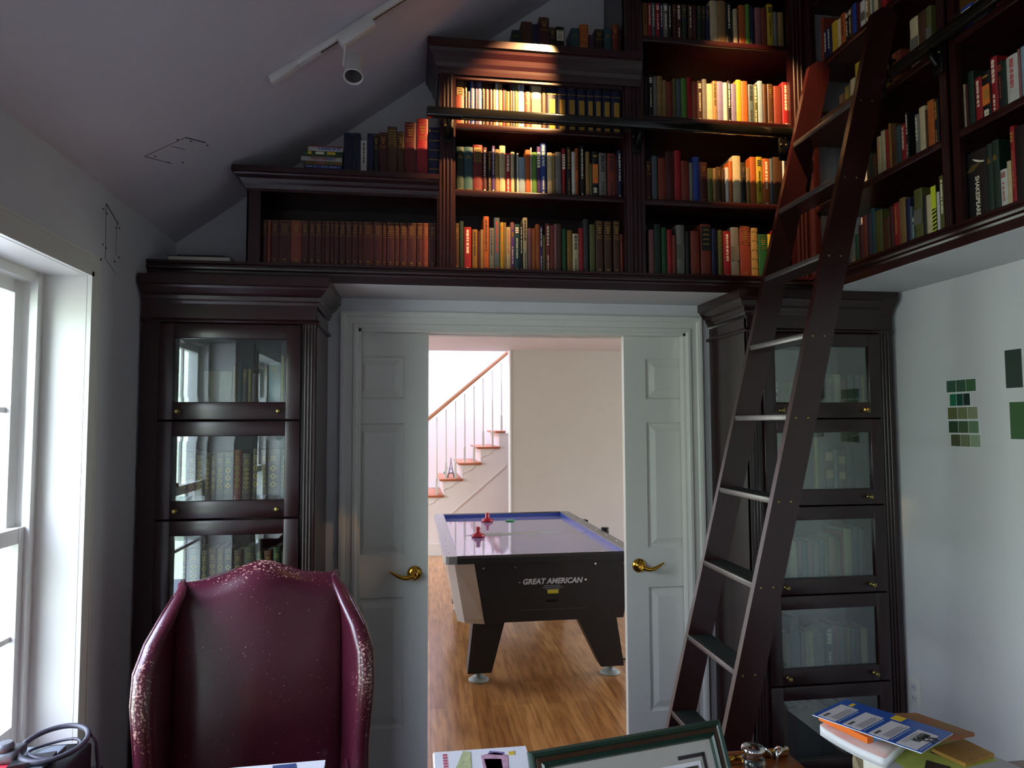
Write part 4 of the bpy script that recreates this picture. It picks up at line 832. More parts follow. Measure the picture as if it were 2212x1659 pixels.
for key,(zb,items) in BOOKS.items():
    mp,df,mx,phrase,grp,zo=ROWI[key]; z=zo if zo is not None else zb
    if key=='A': items=[(a-.008,b-.008,h,c,s) for a,b,h,c,s in items]
    if key=='Q4': items=[(a+.006,b+.006,h,c,s) for a,b,h,c,s in items]
    if key in('B','C','D','L'):
        ua,ub=items[0][0],items[-1][1]; ux_=.0905 if key=='L' else .8855; kk=(ux_-ua)/(ub-ua); items=[(ua+(a-ua)*kk,ua+(b-ua)*kk,h,c,s) for a,b,h,c,s in items]
    n=len(items); hs=sorted(i[2] for i in items); hm=hs[n//2]
    descs=[]
    for a,b,h,c,s in items: descs.append((PAL[c][0],STN.get(s,'')))
    for i,(a,b,h,c,s) in enumerate(items):
        w=b-a; thin=w<.0145
        if key=='L': kind,noun='reference_volume','reference volume'
        elif key in('X2','X3'): kind,noun='leather_bound_book','leather volume'
        elif s=='Z': kind,noun='set_volume','set volume'
        elif thin or (key in 'BC123' and c in 'WwYog' and w<.022) or (key in ('R1','R3','R4','Q3') and c in 'WwYoRLT'): kind,noun='paperback_book','paperback'
        else: kind,noun='hardback_book','hardback'
        sz='tall' if h>hm*1.1 else 'short' if h<hm*.9 else 'thick' if w>.036 else 'thin' if w<.012 else ''
        nb=[]
        if i: nb.append(descs[i-1][0])
        if i<n-1: nb.append(descs[i+1][0])
        pos=('between %s and %s books'%(nb[0],nb[1]) if len(nb)==2 else 'at the %s end beside a %s book'%('left' if i==0 else 'right',nb[0]))
        if key=='L': lab='%s gilt-banded reference volume, %s from left in the low bookcase'%(PAL[c][0],ordn(i+1)); lab=(sz+' ' if sz else '')+lab
        elif s=='Z': lab='navy volume with gold spine panel, %s of eight from left, %s'%(ordn(i-n+9),phrase)
        elif s=='s': lab='large black SHAKESPEARE hardback at the left end of the side wall shelf'
        else: lab=' '.join(x for x in (sz,STN.get(s,''),PAL[c][0],noun,pos+',',phrase) if x)
        if len(lab.split())>16: lab=' '.join(x for x in (STN.get(s,''),PAL[c][0],noun,pos+',',phrase) if x)
        if len(lab.split())>16: lab=' '.join(x for x in (PAL[c][0],noun,pos+',',phrase) if x)
        if len(lab.split())>16: lab='%s %s, %s from left, %s'%(PAL[c][0],noun,ordn(i+1),phrase)
        if lab in USED: lab='%s %s, %s from left, %s'%(PAL[c][0],noun,ordn(i+1),phrase)
        book(mp,a,b,z+.0006,h,c,'' if s=='s' else s,df,mx,lab,'book',grp,kind,shake if s=='s' else None)

def flat_book(name,x0,x1,y0,y1,z0,z1,cmat,lab,grp=None,rot=0,hard=True,spine='x-',deco=None,cat='book'):
    """book lying flat; spine side faces camera (-y) by default"""
    c=((x0+x1)/2,(y0+y1)/2,z0); R=empty(name,c,lab,cat,grp)
    w,d,h=(x1-x0)/2,(y1-y0)/2,z1-z0; ca,sa=math.cos(rot),math.sin(rot)
    L=lambda x,y,z:(c[0]+x*ca-y*sa,c[1]+x*sa+y*ca,z0+z)
    t=min(.0028 if hard else .0008,h*.2)
    m=M()
    if spine=='y-': prof=[(-d+.003,0),(d,0),(d,t),(-d+t+.003,t),(-d+t+.003,h-t),(d,h-t),(d,h),(-d+.003,h),(-d,h*.7),(-d,h*.3)]; m.prism(prof,lambda p,q,s:(s,p,q),-w,w); pg=(-w+.003,w-.003,-d+t+.004,d-.004)
    elif spine=='y+': prof=[(d-.003,0),(-d,0),(-d,t),(d-t-.003,t),(d-t-.003,h-t),(-d,h-t),(-d,h),(d-.003,h),(d,h*.7),(d,h*.3)]; m.prism(prof,lambda p,q,s:(s,p,q),-w,w); pg=(-w+.003,w-.003,-d+.004,d-t-.004)
    else: prof=[(-w+.003,0),(w,0),(w,t),(-w+t+.003,t),(-w+t+.003,h-t),(w,h-t),(w,h),(-w+.003,h),(-w,h*.7),(-w,h*.3)]; m.prism(prof,lambda p,q,s:(p,s,q),-d,d); pg=(-w+t+.004,w-.004,-d+.003,d-.003)
    m.xf(L); obj('cover',m,cmat,R)
    m=M().box(*pg,t,h-t); m.xf(L); obj('page_block',m,pm('page_edges_pale','e0dccf',.8,noise=.1,scale=200,stretch=(1,1,20)),R)
    if deco: deco(R,L,w,d,h)
    return R
# pile of flat children's books on the low bookcase
z=2.6135
def sp_title(txt,mat,size,xo=0,lo=.5):
    def f(R,L,w,d,h):
        t=text_mesh(txt,h*size,.0004,.0003); m=M().add(t,lambda x,y,q:L(x+xo,-d-.0006-q,h*lo+y)); obj('spine_lettering',m,mat,R)
    return f
def sp_marks(mats,segs):
    def f(R,L,w,d,h):
        m=M()
        for a,b,k in segs: m.box(-w+2*w*a,-w+2*w*b,-d-.0008,-d+.001,h*.2,h*.8,k)
        m.xf(L); obj('spine_lettering',m,mats,R)
    return f
def lettery(mat,a,b):
    def f(R,L,w,d,h):
        m=M(); x=-w+2*w*a
        while x<-w+2*w*b:
            q=br.uniform(.003,.006); m.box(x,x+q,-d-.0008,-d+.001,h*.28,h*.74); x+=q+(.0015 if br.random()<.8 else .006)
        m.xf(L); obj('spine_lettering',m,mat,R)
    return f
blueink=pm('ink_blue_print','3a55a0',.5); 
PILE=[(-.452,-.292,.008,'w','thin cream paperback, bottom of the flat pile on the low bookcase',None),
(-.437,-.293,.017,'c','grey flat paperback, second from bottom in the pile on the low bookcase',lettery(pm('ink_pink_print','9a6f78',.5),.25,.85)),
(-.439,-.293,.016,'B','blue flat paperback, third from bottom in the pile on the low bookcase',lettery(pm('ink_pale_print','8fa4c8',.5),.03,.9)),
(-.436,-.294,.016,'t','tan flat paperback with pink and green spine, under the white science book',sp_marks([ink('p'),ink('O')],[(.3,.5,0),(.55,.75,1)])),
(-.456,-.294,.017,'W','white flat paperback with red and blue science title, sticking out leftwards',None),
(-.437,-.291,.006,'O','very thin yellow-green flat paperback, above the white science book',None),
(-.441,-.291,.017,'G','green flat paperback with yellow labels, second from top of the pile',sp_marks([ink('Y'),cream_ink],[(.08,.17,0),(.28,.5,1),(.58,.8,0)])),
(-.429,-.291,.018,'W','white flat paperback with blue title, topmost of the pile below the slope',lettery(blueink,.3,.9)),
(-.425,-.293,.003,'R','thin red flat booklet lying on the very top of the pile','skip')]
for i,(a,b,h,c,lab,dc) in enumerate(PILE):
    de=dc if callable(dc) else None
    if i==4:
        def de(R,L,w,d,h):
            sp_title('SCIENCE FAIR',pm('ink_red_print','8f1f3a',.5),.62,-.012)(R,L,w,d,h); 
            t=text_mesh('PROJECTS',h*.55,.0004,.0003); obj('spine_lettering',M().add(t,lambda x,y,q:L(x+.036,-d-.0006-q,h*.5+y)),blueink,R)
    flat_book('paperback_book',a,b,-.295,-.09,z,z+h,bmat(c),lab,'flat pile of books on the low bookcase',hard=False,spine='y-',deco=de); z+=h+.0004
# two books lying on the ledge over the left cabinet
flat_book('hardback_book',-.955,-.72,-.30,-.12,2.2400,2.2655,bmat('K'),'black hardback lying with pale page edges outward above the left cabinet',hard=True,spine='y+')
flat_book('paperback_book',-.92,-.74,-.285,-.10,2.2660,2.2740,bmat('C'),'thin charcoal booklet lying on the black hardback above the left cabinet',hard=False,spine='y-',rot=-.05)

# ---------------------------------------------------------------- paint colour samples, outlet
def chipset(name,y0,z0,dy,cols,dz,lab,grp,rot=0.):
    xw=XRW-.0012; R=empty(name,(XRW,-(y0+dy/2),z0+dz/2),lab,'paint sample',grp)
    m=M().box(xw,XRW,-(y0+dy),-y0,z0,z0+dz); obj('card_backing',m,white_paper,R)
    n=len(cols); g=.0022 if n>1 else 0; cw=(dy-g*(n-1))/n
    for i,cc in enumerate(cols):
        a=y0+i*(cw+g); obj('colour_patch',M().box(xw-.0006,xw,-(a+cw),-a,z0+(.002 if n>1 else 0),z0+dz-(.002 if n>1 else 0)),pm('paint_'+cc,cc,.6,noise=.03),R)
    if rot:
        R.rotation_euler=(rot,0,0)
chipset('paint_sample_strip',.660,1.7175,.142,['3a5a4c','3b5c43','456a46'],.050,'dark green paint strip, topmost of the taped column of samples','green paint sample strips')
chipset('paint_sample_strip',.674,1.6640,.098,['10704c','0b4a3c','16302a'],.050,'vivid emerald paint strip, second from the top of the column','green paint sample strips')
chipset('paint_sample_strip',.661,1.6120,.144,['68693f','797c58','8d9273'],.050,'olive to khaki paint strip, middle of the sample column','green paint sample strips')
chipset('paint_sample_strip',.663,1.5590,.144,['26452c','4b6040','6a8464'],.050,'forest green paint strip, second lowest of the sample column','green paint sample strips')
chipset('paint_sample_strip',.672,1.5070,.140,['505638','76805f','93a68a'],.050,'sage paint strip, lowest of the sample column','green paint sample strips')
chipset('paint_sample_card',.936,1.722,.068,['22362c'],.135,'large blackish green paint card, the upper one','large paint sample cards')
chipset('paint_sample_card',.946,1.542,.064,['355a2e'],.130,'large leaf green paint card, the lower one','large paint sample cards')
R=empty('wall_outlet',(XRW,-.415,.47),'white wall outlet low on the right-hand wall beside the cabinet','outlet')
m=M().rbox(XRW-.005,XRW,-.452,-.382,.412,.528,.003); obj('cover_plate',m,trim_m,R)
m=M()
for zz in (.448,.492): m.rbox(XRW-.0075,XRW-.004,-.433,-.401,zz-.014,zz+.014,.002)
obj('socket',m,pm('outlet_plastic','cfd2d6',.4),R)
m=M()
for zz in (.448,.492): 
    for dy in (-.006,.006): m.box(XRW-.0080,XRW-.007,-.417+dy-.001,-.417+dy+.001,zz-.004,zz+.005)
obj('socket_slots',m,black_ink,R)

# ---------------------------------------------------------------- track lights on the slope
def track(y,xa,xb,label):
    R=empty('track_light',((xa+xb)/2,y,CZ((xa+xb)/2)),label,'ceiling light','track lights')
    ux,uz=math.cos(math.atan(.742)),math.sin(math.atan(.742))
    # local: s along slope, n down-normal
    def T(s,n,yy): return (xa+s*ux+n*uz, y+yy, CZ(xa)+s*uz-n*ux)
    ln=(xb-xa)/ux
    m=M().rbox(.0,ln,.0,.020,-.017,.017,.002); m.xf(lambda s,n,yy:T(s,n,yy)); obj('track',m,trim_m,R)
    m=M().box(.1,ln-.01,.0195,.0205,-.005,.005); m.xf(lambda s,n,yy:T(s,n,yy)); obj('track_slot',m,pm('track_shadow_gap','5a5750',.6),R)
    m=M().rbox(-.10,.005,.0,.024,-.019,.019,.003); m.xf(lambda s,n,yy:T(s,n,yy)); obj('power_feed',m,trim_m,R)
    return R,T
def head(R,T,s,aim,lit=None,slot=.02):
    m=M().rbox(s-.055,s+.085,.020,.052,-.034,.006,.003); m.xf(lambda a,n,yy:T(a,n,yy)); obj('adapter_box',m,trim_m,R)
    p0=Vector(T(s-.045,.052,-.02)); d=(Vector(aim)-p0).normalized(); c=p0+Vector((0.03,0,-.075))
    d=(Vector(aim)-c).normalized()
    zq=d.to_track_quat('Z','Y').to_matrix()
    side=(zq@Vector((1,0,0)))
    obj('yoke_arm',M().tube([p0+Vector((0,0,.012)),p0-Vector((0,0,.012)),c-side*.034-Vector((0,0,0))*.0],[.004,.004,.004],8),trim_m,R)
    m=M().lathe([(.018,-.048),(.026,-.046),(.030,-.040),(.0305,-.012),(.0315,-.011),(.0315,.045),(.034,.050),(.030,.050),(.0285,.040),(.0285,.030)],c,28,mtx=zq); hd=obj('lamp_head',m,trim_m,R)
    m=M().lathe([(.0282,.046),(.024,.035),(.016,.020),(.007,.012)],c,20,mtx=zq); obj('reflector',m,chrome,hd)
    m=M().lathe([(.006,.012),(.006,.026),(.003,.030)],c,12,mtx=zq); obj('bulb',m,pm('bulb_glass','cfe0d8',.1,metal=.3),hd)
    return c,d
R,T=track(-.74,-.415,1.9,'white ceiling track on the slope with one small unlit white spotlight in view')
head(R,T,.225,(-.19,-1.6,.8))
SPOTS=[]
for s,aim,pw,sz in ((1.30,(.36,-.30,2.88),1.0,.74),(1.84,(1.54,-.33,2.90),.95,.68)):
    c,d=head(R,T,s,aim); SPOTS.append((c+d*.055,d,pw,sz)); print('SPOT',c)

# ---------------------------------------------------------------- wing chair
def wingchair():
    R=empty('wing_armchair',(-.445,-.95,0),'worn oxblood leather wing armchair with humped back in front of the left cabinet','armchair')
    cx=-.445; SX=.86
    def obj(n_,m_,mt_,p_): m_.xf(lambda x,y,z:(cx+(x-cx)*SX,y,z)); return obj_base(n_,m_,mt_,p_)
    R.rotation_euler=(0,0,.19)
    def wear(o,fn):
        me=o.data; at=me.attributes.new('wear','FLOAT','POINT')
        for i,v in enumerate(me.vertices):
            p=Vector(v.co)+Vector(R['_base']); at.data[i].value=fn(p)
    # back: grid front surface, bulging, with rolled top edge
    nx,nz=25,33; W2_=.262
    def top(u): return 1.150+.050*math.exp(-(u/.60)**2*1.9)
    rings=[]
    for j in range(nz):
        t=j/(nz-1)
        ring=[]
        # cross-section at height: front bulge line then back line
        for i in range(nx):
            u=-1+2*i/(nx-1); x=cx+u*(W2_+.008*math.sin(t*PI))
            zt=top(u); z=.40+(zt-.40)*t
            b=.045*math.cos(u*PI/2)**.6 if abs(u)<1 else 0
            yy=-.985-.10*(1-t)-b*math.sin(min(1,t*1.02)*PI)**.5+.10*t*0
            if t>.94: yy+= .040*((t-.94)/.06)**2
            ring.append((x,yy,z))
        for i in range(nx-1,-1,-1):
            u=-1+2*i/(nx-1); x=cx+u*(W2_+.004); zt=top(u); z=.40+(zt-.40)*t-(.012 if t>.9 else 0)*((t-.9)/.1 if t>.9 else 0)
            yb=-.86-.02*(1-t); 
            if t>.94: yb-=.03*((t-.94)/.06)**2
            ring.append((x,yb,z))
        rings.append(ring)
    m=M().loft(rings); o=obj('backrest',m,leather,R)
    wear(o,lambda p:max(0,min(1,(p.z-(top((p.x-cx)/W2_/SX)-.045))/.045))*max(0,1.05-1.1*abs((p.x-cx)/W2_)) if p.y<-.8 else 0)
    # wings
    zs=[.58,.62,.68,.75,.83,.91,.98,1.04,1.09,1.130,1.150]
    fo=[.285,.292,.300,.303,.310,.318,.318,.300,.272,.250,.240]     # outward x of the front roll
    fy=[-1.255,-1.235,-1.215,-1.205,-1.205,-1.200,-1.175,-1.13,-1.07,-1.02,-.99]
    th=[.030,.030,.029,.029,.030,.031,.031,.029,.026,.020,.010]
    for s in (-1,1):
        rings=[]
        for k in range(len(zs)):
            z=zs[k]; A=Vector((cx+s*(.262+(.0 if k<9 else -.004*(k-8))),-.90)); B=Vector((cx+s*fo[k],fy[k])); r=th[k]
            d=(B-A); ln=d.length; d.normalize(); n=Vector((-d.y,d.x))*s   # n points inward side
            ring=[]; Q=12
            thin=r*.62
            ring.append(A+n*thin); ring.append(A+d*ln*.35+n*thin*.85); ring.append(A+d*ln*.7+n*thin*.85)
            for q in range(Q+1):
                a=PI/2-PI*q/Q; ring.append(B+n*r*math.sin(a)+d*r*math.cos(a))
            ring.append(A+d*ln*.7-n*thin); ring.append(A+d*ln*.35-n*thin); ring.append(A-n*thin)
            rings.append([(p.x,p.y,z) for p in ring])
        m=M().loft(rings); o=obj('wing',m,leather,R)
        wear(o,lambda p,s=s:max(0,min(1,((p.x-cx)*s/SX-.272)/.04))*max(0,1-abs(p.z-.93)/.2) )
        # piping along the front roll
        m=M().tube([(cx+s*(fo[k]+th[k]*.75),fy[k]-th[k]*.55,zs[k]) for k in range(len(zs)-1)],.004,6); obj('piping',m,leather,o)
    # rolled arms flowing out of the wings
    for s in (-1,1):
        ctr=[(.290,-1.13,.640),(.310,-1.20,.632),(.345,-1.27,.640),(.385,-1.34,.655),(.405,-1.42,.660),(.410,-1.50,.655)]
        rings=[]
        for k,(x,y,z) in enumerate(ctr):
            r=.050+.006*k if k<3 else .062
            ring=[]
            for q in range(16):
                a=2*PI*q/16; ring.append((cx+s*(x+r*.9*math.cos(a)),y,z-.02+r*math.sin(a)))
            rings.append(ring)
        m=M().loft(rings); m.rbox(cx+s*.285-.04,cx+s*.285+.04,-1.50,-.90,.30,.62,.02); o=obj('armrest',m,leather,R); wear(o,lambda p:.25)
        # front scroll panel
        m=M().lathe([(.060,-.012),(.066,-.008),(.066,.0),(.055,.006)],(cx+s*.410,-1.505,.635),24,'y'); obj('arm_scroll',m,leather,R)
        m=M().tube([(cx+s*(a+.0),b,c) for a,b,c in ((.262,-1.20,.70),(.266,-1.25,.66),(.285,-1.31,.63),(.315,-1.36,.605))],.005,6); obj('piping',m,leather,R)
    m=M().rbox(cx-.255,cx+.255,-1.50,-1.02,.36,.49,.045); o=obj('seat_cushion',m,leather,R)
    m=M().rbox(cx-.325,cx+.325,-1.50,-.86,.22,.36,.02); o=obj('seat_frame',m,leather,R)
    for sx in (-1,1):
        m=M().loft([[(cx+sx*.28+a*r,-1.46+b*r,z) for a,b in ((-1,-1),(1,-1),(1,1),(-1,1))] for z,r in ((0,.022),(.03,.03),(.08,.018),(.22,.034))],smooth=True); obj('leg',m,wood,R)
        m=M().loft([[(cx+sx*.27+a*r,-.88+b*r+.04*(1-z/.22),z) for a,b in ((-1,-1),(1,-1),(1,1),(-1,1))] for z,r in ((0,.018),(.22,.026))],smooth=False); obj('leg',m,wood,R)
wingchair()
# ---------------------------------------------------------------- desk and what lies on it
dx0,dx1,dy0,dy1,dz=-.52,1.52,-2.45,-1.535,.76
R=empty('desk',(.5,-2.0,0),'brown wooden desk in the foreground with books, frame and inkstand on it','desk')
desk_m=pm('desk_cherry_wood','7a3f22',.3,coat=.4,coatr=.15,noise=.3,scale=7,stretch=(.15,1,1))
obj('desk_top',M().rbox(dx0,dx1,dy0,dy1,dz-.032,dz,.006),desk_m,R)
for a,b in ((dx0+.05,dx0+.48),(dx1-.48,dx1-.05)):
    p=obj('pedestal',M().box(a,b,dy0+.05,dy1-.05,.05,dz-.032),desk_m,R); obj('plinth',M().box(a+.02,b-.02,dy0+.07,dy1-.07,0,.05),desk_m,p)
    for k in range(3):
        z0=.08+k*.21; d=obj('drawer',M().rbox(a+.02,b-.02,dy0+.035,dy0+.052,z0,z0+.195,.004),desk_m,R)
        obj('drawer_knob',M().lathe([(.006,0),(.006,.012),(.013,.018),(.010,.026)],((a+b)/2,dy0+.035,z0+.10),14,'y'),brass,d)
obj('modesty_panel',M().box(dx0+.48,dx1-.48,dy1-.075,dy1-.055,.25,dz-.032),desk_m,R)

# leaning picture frame
def frame():
    A=Vector((.226,-1.715,.948)); B=Vector((.664,-1.632,.950))   # top corners, far side
    ux=(B-A).normalized(); back=Vector((ux.y*-1,ux.x,0)).normalized()
    tilt=math.radians(24); dn=(Vector((0,0,-1))*math.cos(tilt)-back*math.sin(tilt)).normalized(); n=ux.cross(dn); n = n if n.y<0 else -n
    hgt=(.950-dz-.016)/(-dn.z); Wd=(B-A).length
    P=lambda a,b,c:A+ux*a+dn*b+n*c        # a across, b down, c toward viewer
    R=empty('picture_frame',P(Wd/2,hgt,0),'dark green and bronze picture frame with matted dark print propped up on the desk','picture frame')
    fw=.034; prof=[(0,0),(0,.010),(.004,.017),(.010,.014),(.013,.011),(.022,.013),(.027,.017),(.031,.013),(fw,.008),(fw,0)]
    rings=[]
    for (ca,cb,sa,sb) in ((0,0,1,1),(Wd,0,-1,1),(Wd,hgt,-1,-1),(0,hgt,1,-1),(0,0,1,1)):
        rings.append([tuple(P(ca+sa*i,cb+sb*i,c)) for i,c in prof])
    green=pm('frame_dark_green','1d3a30',.3,coat=.4,noise=.3,scale=30); bronze=pm('frame_bronze','4a3020',.35,metal=.4,noise=.4,scale=50)
    obj('frame_moulding',M().loft(rings,caps=False,smooth=False),green,R)
    rings=[[tuple(P(ca+sa*i,cb+sb*i,c+.0006)) for i,c in ((.013,.0112),(.022,.0132),(.021,.0136),(.014,.0118))] for (ca,cb,sa,sb) in ((0,0,1,1),(Wd,0,-1,1),(Wd,hgt,-1,-1),(0,hgt,1,-1),(0,0,1,1))]
    obj('bronze_band',M().loft(rings,caps=False,smooth=False),bronze,R)
    def quad(a0,a1,b0,b1,c,th=.001):
        m=M(); m.poly([tuple(P(a,b,cc)) for cc in (c-th,c) for a,b in ((a0,b0),(a1,b0),(a1,b1),(a0,b1))],[(0,1,2,3),(4,5,6,7),(0,1,5,4),(1,2,6,5),(2,3,7,6),(3,0,4,7)]); return m
    obj('mat_board',quad(fw-.003,Wd-fw+.003,fw-.003,hgt-fw+.003,.006),pm('mat_board_grey','b7b1ab',.8,noise=.03),R)
    i=.050
    # corner bracket line cut in the mat and the dark print
    ln=pm('mat_cut_dark','2a2026',.6)
    m=M(); m.add(quad(Wd-fw-.085,Wd-fw-.020,fw+.022,fw+.029,.0075)); m.add(quad(Wd-fw-.027,Wd-fw-.020,fw+.022,hgt-fw-.02,.0075)); m.add(quad(fw+.020,fw+.027,fw+.022,hgt-fw-.02,.0075)); m.add(quad(fw+.020,fw+.08,fw+.022,fw+.029,.0075))
    obj('mat_line',m,ln,R)
    obj('inner_mat',quad(fw+.036,Wd-fw-.034,fw+.036,hgt-fw-.036,.0078),white_paper,R)
    obj('print',quad(fw+.044,Wd-fw-.042,fw+.044,hgt-fw-.044,.0088),pm('dark_print','2c2724',.5,noise=.6,scale=30,col2='6a6258'),R)
    obj('back_strut',M().loft([[tuple(P(Wd/2-.02,.05,-.002)),tuple(P(Wd/2+.02,.05,-.002)),tuple(P(Wd/2+.02,.05,-.006)),tuple(P(Wd/2-.02,.05,-.006))],[tuple(P(Wd/2-.03,.05,0)+back*.14-Vector((0,0,P(0,.05,0).z-dz-.001)))]*1*4 if False else [tuple(Vector((P(Wd/2+dxx,0,0).x,P(Wd/2+dxx,0,0).y,dz+.001))+back*(.075+dyy)) for dxx,dyy in ((-.03,0),(.03,0),(.03,.004),(-.03,.004))]],smooth=False),black_m,R)
frame()

# inkstand: wooden desk stand, glass inkwell with silver lid, brass pen rest
sz=.835
R=empty('ink_stand',(.80,-1.62,dz),'orange-brown wooden desk stand with brass pen behind the picture frame','desk stand')
orw=pm('orange_stained_wood','8f4a1e',.3,coat=.4,noise=.35,scale=12,stretch=(.3,1,1))
obj('stand_block',M().rbox(.69,.87,-1.67,-1.56,dz,sz,.008),orw,R)
obj('stand_ledge',M().rbox(.67,.86,-1.585,-1.565,sz,sz+.014,.005),orw,R)
m=M().tube([(.700,-1.60,sz+.010),(.72,-1.598,sz+.012),(.76,-1.593,sz+.014)],[.0065,.005,.003],10); m.tube([(.80,-1.59,sz+.016),(.855,-1.585,sz+.017)],[.003,.006],10); m.lathe([(.006,0),(.009,.004),(.006,.008)],(.688,-1.60,sz+.004),12)
obj('brass_pen',m,brass,R)
m=M()
for a in range(5): m.tube([(.815,-1.60,sz+.002),(.815+.020*math.cos(a*1.3),-1.60+.010*math.sin(a*1.3),sz+.022),(.815+.030*math.cos(a*1.3),-1.60,sz+.030)],[.003,.002,.0035],6)
m.tube([(.815,-1.61,sz),(.815,-1.61,sz+.03)],.003,8); obj('pen_rest',m,chrome,R)
R=empty('inkwell',(.745,-1.635,sz),'round glass inkwell with shiny silver lid and dark ink on the desk stand','inkwell')
gm,nt,b=base_mat('inkwell_glass'); b.inputs['Transmission Weight'].default_value=1; b.inputs['Roughness'].default_value=.02; b.inputs['Base Color'].default_value=(.9,.95,.93,1)
c=(.745,-1.635,sz+.0005)
obj('glass_body',M().lathe([(.022,0),(.026,.003),(.027,.020),(.025,.028),(.018,.033),(.016,.030),(.021,.024),(.022,.006),(.018,.004)],c,28),gm,R)
obj('ink',M().lathe([(.017,.0045),(.0215,.007),(.021,.022),(.001,.0225)],c,24),black_ink,R)
obj('silver_lid',M().lathe([(.018,.033),(.021,.035),(.021,.040),(.024,.043),(.026,.047),(.024,.052),(.017,.055),(.008,.0565),(.001,.057)],c,28),chrome,R)

# magazine and picture book whose far edges show at the bottom of the view
card=pm('cardboard_box','b59a72',.8,noise=.1)
R=empty('document_box',(-.28,-1.78,dz),'brown cardboard document box on the desk under the white magazine','box')
obj('box_body',M().rbox(-.42,-.14,-1.93,-1.645,dz,.895,.004),card,R)
obj('box_lid',M().rbox(-.425,-.135,-1.935,-1.640,.878,.9065,.004),card,R)
def mag(R,L,w,d,h):
    m=M(); m.prism([(-.05,.0),(.0,d*.86),(.045,d*.5),(.06,0),(.0,-.05)],lambda p,q,t:L(p,q,t),h,h+.0006); obj('cover_picture',m,pm('print_deep_purple','3a1f3c',.5,noise=.4,scale=40),R)
    m=M(); m.prism([(.0,d*.94),(.045,d*.96),(.055,d*.5),(.01,d*.45)],lambda p,q,t:L(p,q,t),h+.0006,h+.0012); obj('cover_picture',m,pm('print_speckled_blue','4a5a8c',.5,noise=.5,scale=150),R)
    m=M(); m.prism([(-.035,d*.35),(.005,d*.75),(.01,d*.3)],lambda p,q,t:L(p,q,t),h+.0012,h+.0018); obj('cover_picture',m,pm('print_amber','c98a3c',.5),R)
flat_book('magazine',-.377,-.172,-1.90,-1.620,.9070,.9155,white_paper,'bright white magazine with purple picture at the bottom of the armchair',hard=False,spine='x-',deco=mag,cat='magazine',rot=.03)
for k,(c_,h0,h1,off) in enumerate((('G',dz,.800,.0),('n',.8003,.853,-.008),('c',.8533,.906,.004))):
    flat_book('hardback_book',.045+off,.235+off,-1.90,-1.635,h0,h1,bmat(c_),('thick green','thick brown','thick grey')[k]+' hardback in the desk pile beneath the illustrated children\'s book','desk pile under the illustrated book',spine='x-')
def kid(R,L,w,d,h):
    m=M(); x=-w+.018
    rr=random.Random(5)
    for k in range(9): m.box(-w+.020,-w+.029,d-.020-.012*k,d-.012-.012*k,h,h+.0006)
    m.xf(L); obj('cover_title',m,pm('print_rose_red','c0566a',.5),R)
    for col,pts in (('c9cf9a',[(-.035,d-.004),(-.02,d-.01),(-.028,-.06),(-.06,-.06),(-.055,d*.4)]),('d9a8c0',[(.0,d-.03),(.03,d-.02),(.055,d-.035),(.045,-.01),(.0,-.02)]),('e0a060',[(.005,d-.045),(.04,d-.05),(.035,-.03),(.008,-.03)]),('8a76b8',[(.02,d-.012),(.05,d-.022),(.045,d-.035),(.015,d-.026)]),('e8c84a',[(.058,d-.022),(.072,d-.02),(.070,d-.036),(.058,d-.036)])):
        m=M(); m.prism(pts,lambda p,q,t:L(p,q,t),h,h+.0005+.0002*len(col)%3*.0001+.0003); obj('cover_drawing',m,pm('print_'+col,col,.6,noise=.35,scale=60),R)
flat_book('illustrated_book',.042,.238,-1.88,-1.622,.9065,.9175,white_paper,'white illustrated children\'s book with pastel drawing left of the picture frame',hard=True,spine='x-',deco=kid)

# stack of books at the right of the desk
flat_book('hardback_book',.985,1.245,-1.90,-1.70,dz,.797,bmat('M'),'dark maroon hardback at the bottom of the desk stack by the right wall','desk stack by the right wall',rot=.10)
flat_book('paperback_book',.945,1.12,-1.86,-1.63,.7975,.842,bmat('w'),'thick cream paperback with black spotted spine in the desk stack','desk stack by the right wall',hard=False,rot=-.45,spine='x-',
  deco=lambda R,L,w,d,h:obj('spine_lettering',(lambda m:(m.xf(L),m)[1])((lambda m:[m.box(-w-.001,-w+.002,-d+.03+.012*k,-d+.036+.012*k,h*.55,h*.8) for k in range(11)] and m)(M())),black_ink,R))
def bigd(R,L,w,d,h):
    m=M(); m.prism([(-.10,-.02),(.12,-.03),(.12,.08),(-.08,.085)],lambda p,q,t:L(p,q,t),h,h+.0005); obj('cover_panel',m,pm('print_lime','b9c25a',.5,noise=.2,scale=30),R)
    m=M(); m.prism([(-.07,.0),(-.02,.03),(.0,-.01),(-.04,-.03)],lambda p,q,t:L(p,q,t),h+.0005,h+.001); m.prism([(.02,.05),(.09,.06),(.08,.02),(.03,.015)],lambda p,q,t:L(p,q,t),h+.0005,h+.001); obj('cover_picture',m,pm('print_dark_brown','3a2a22',.5,noise=.4,scale=60),R)
flat_book('paperback_book',.985,1.250,-1.855,-1.655,.8425,.878,pm('grey_white_cover','b9b4b6',.5,noise=.05),'large pale grey paperback with lime and brown cover, sticking out to the right',"desk stack by the right wall",hard=False,rot=.26,spine='y-',deco=bigd)
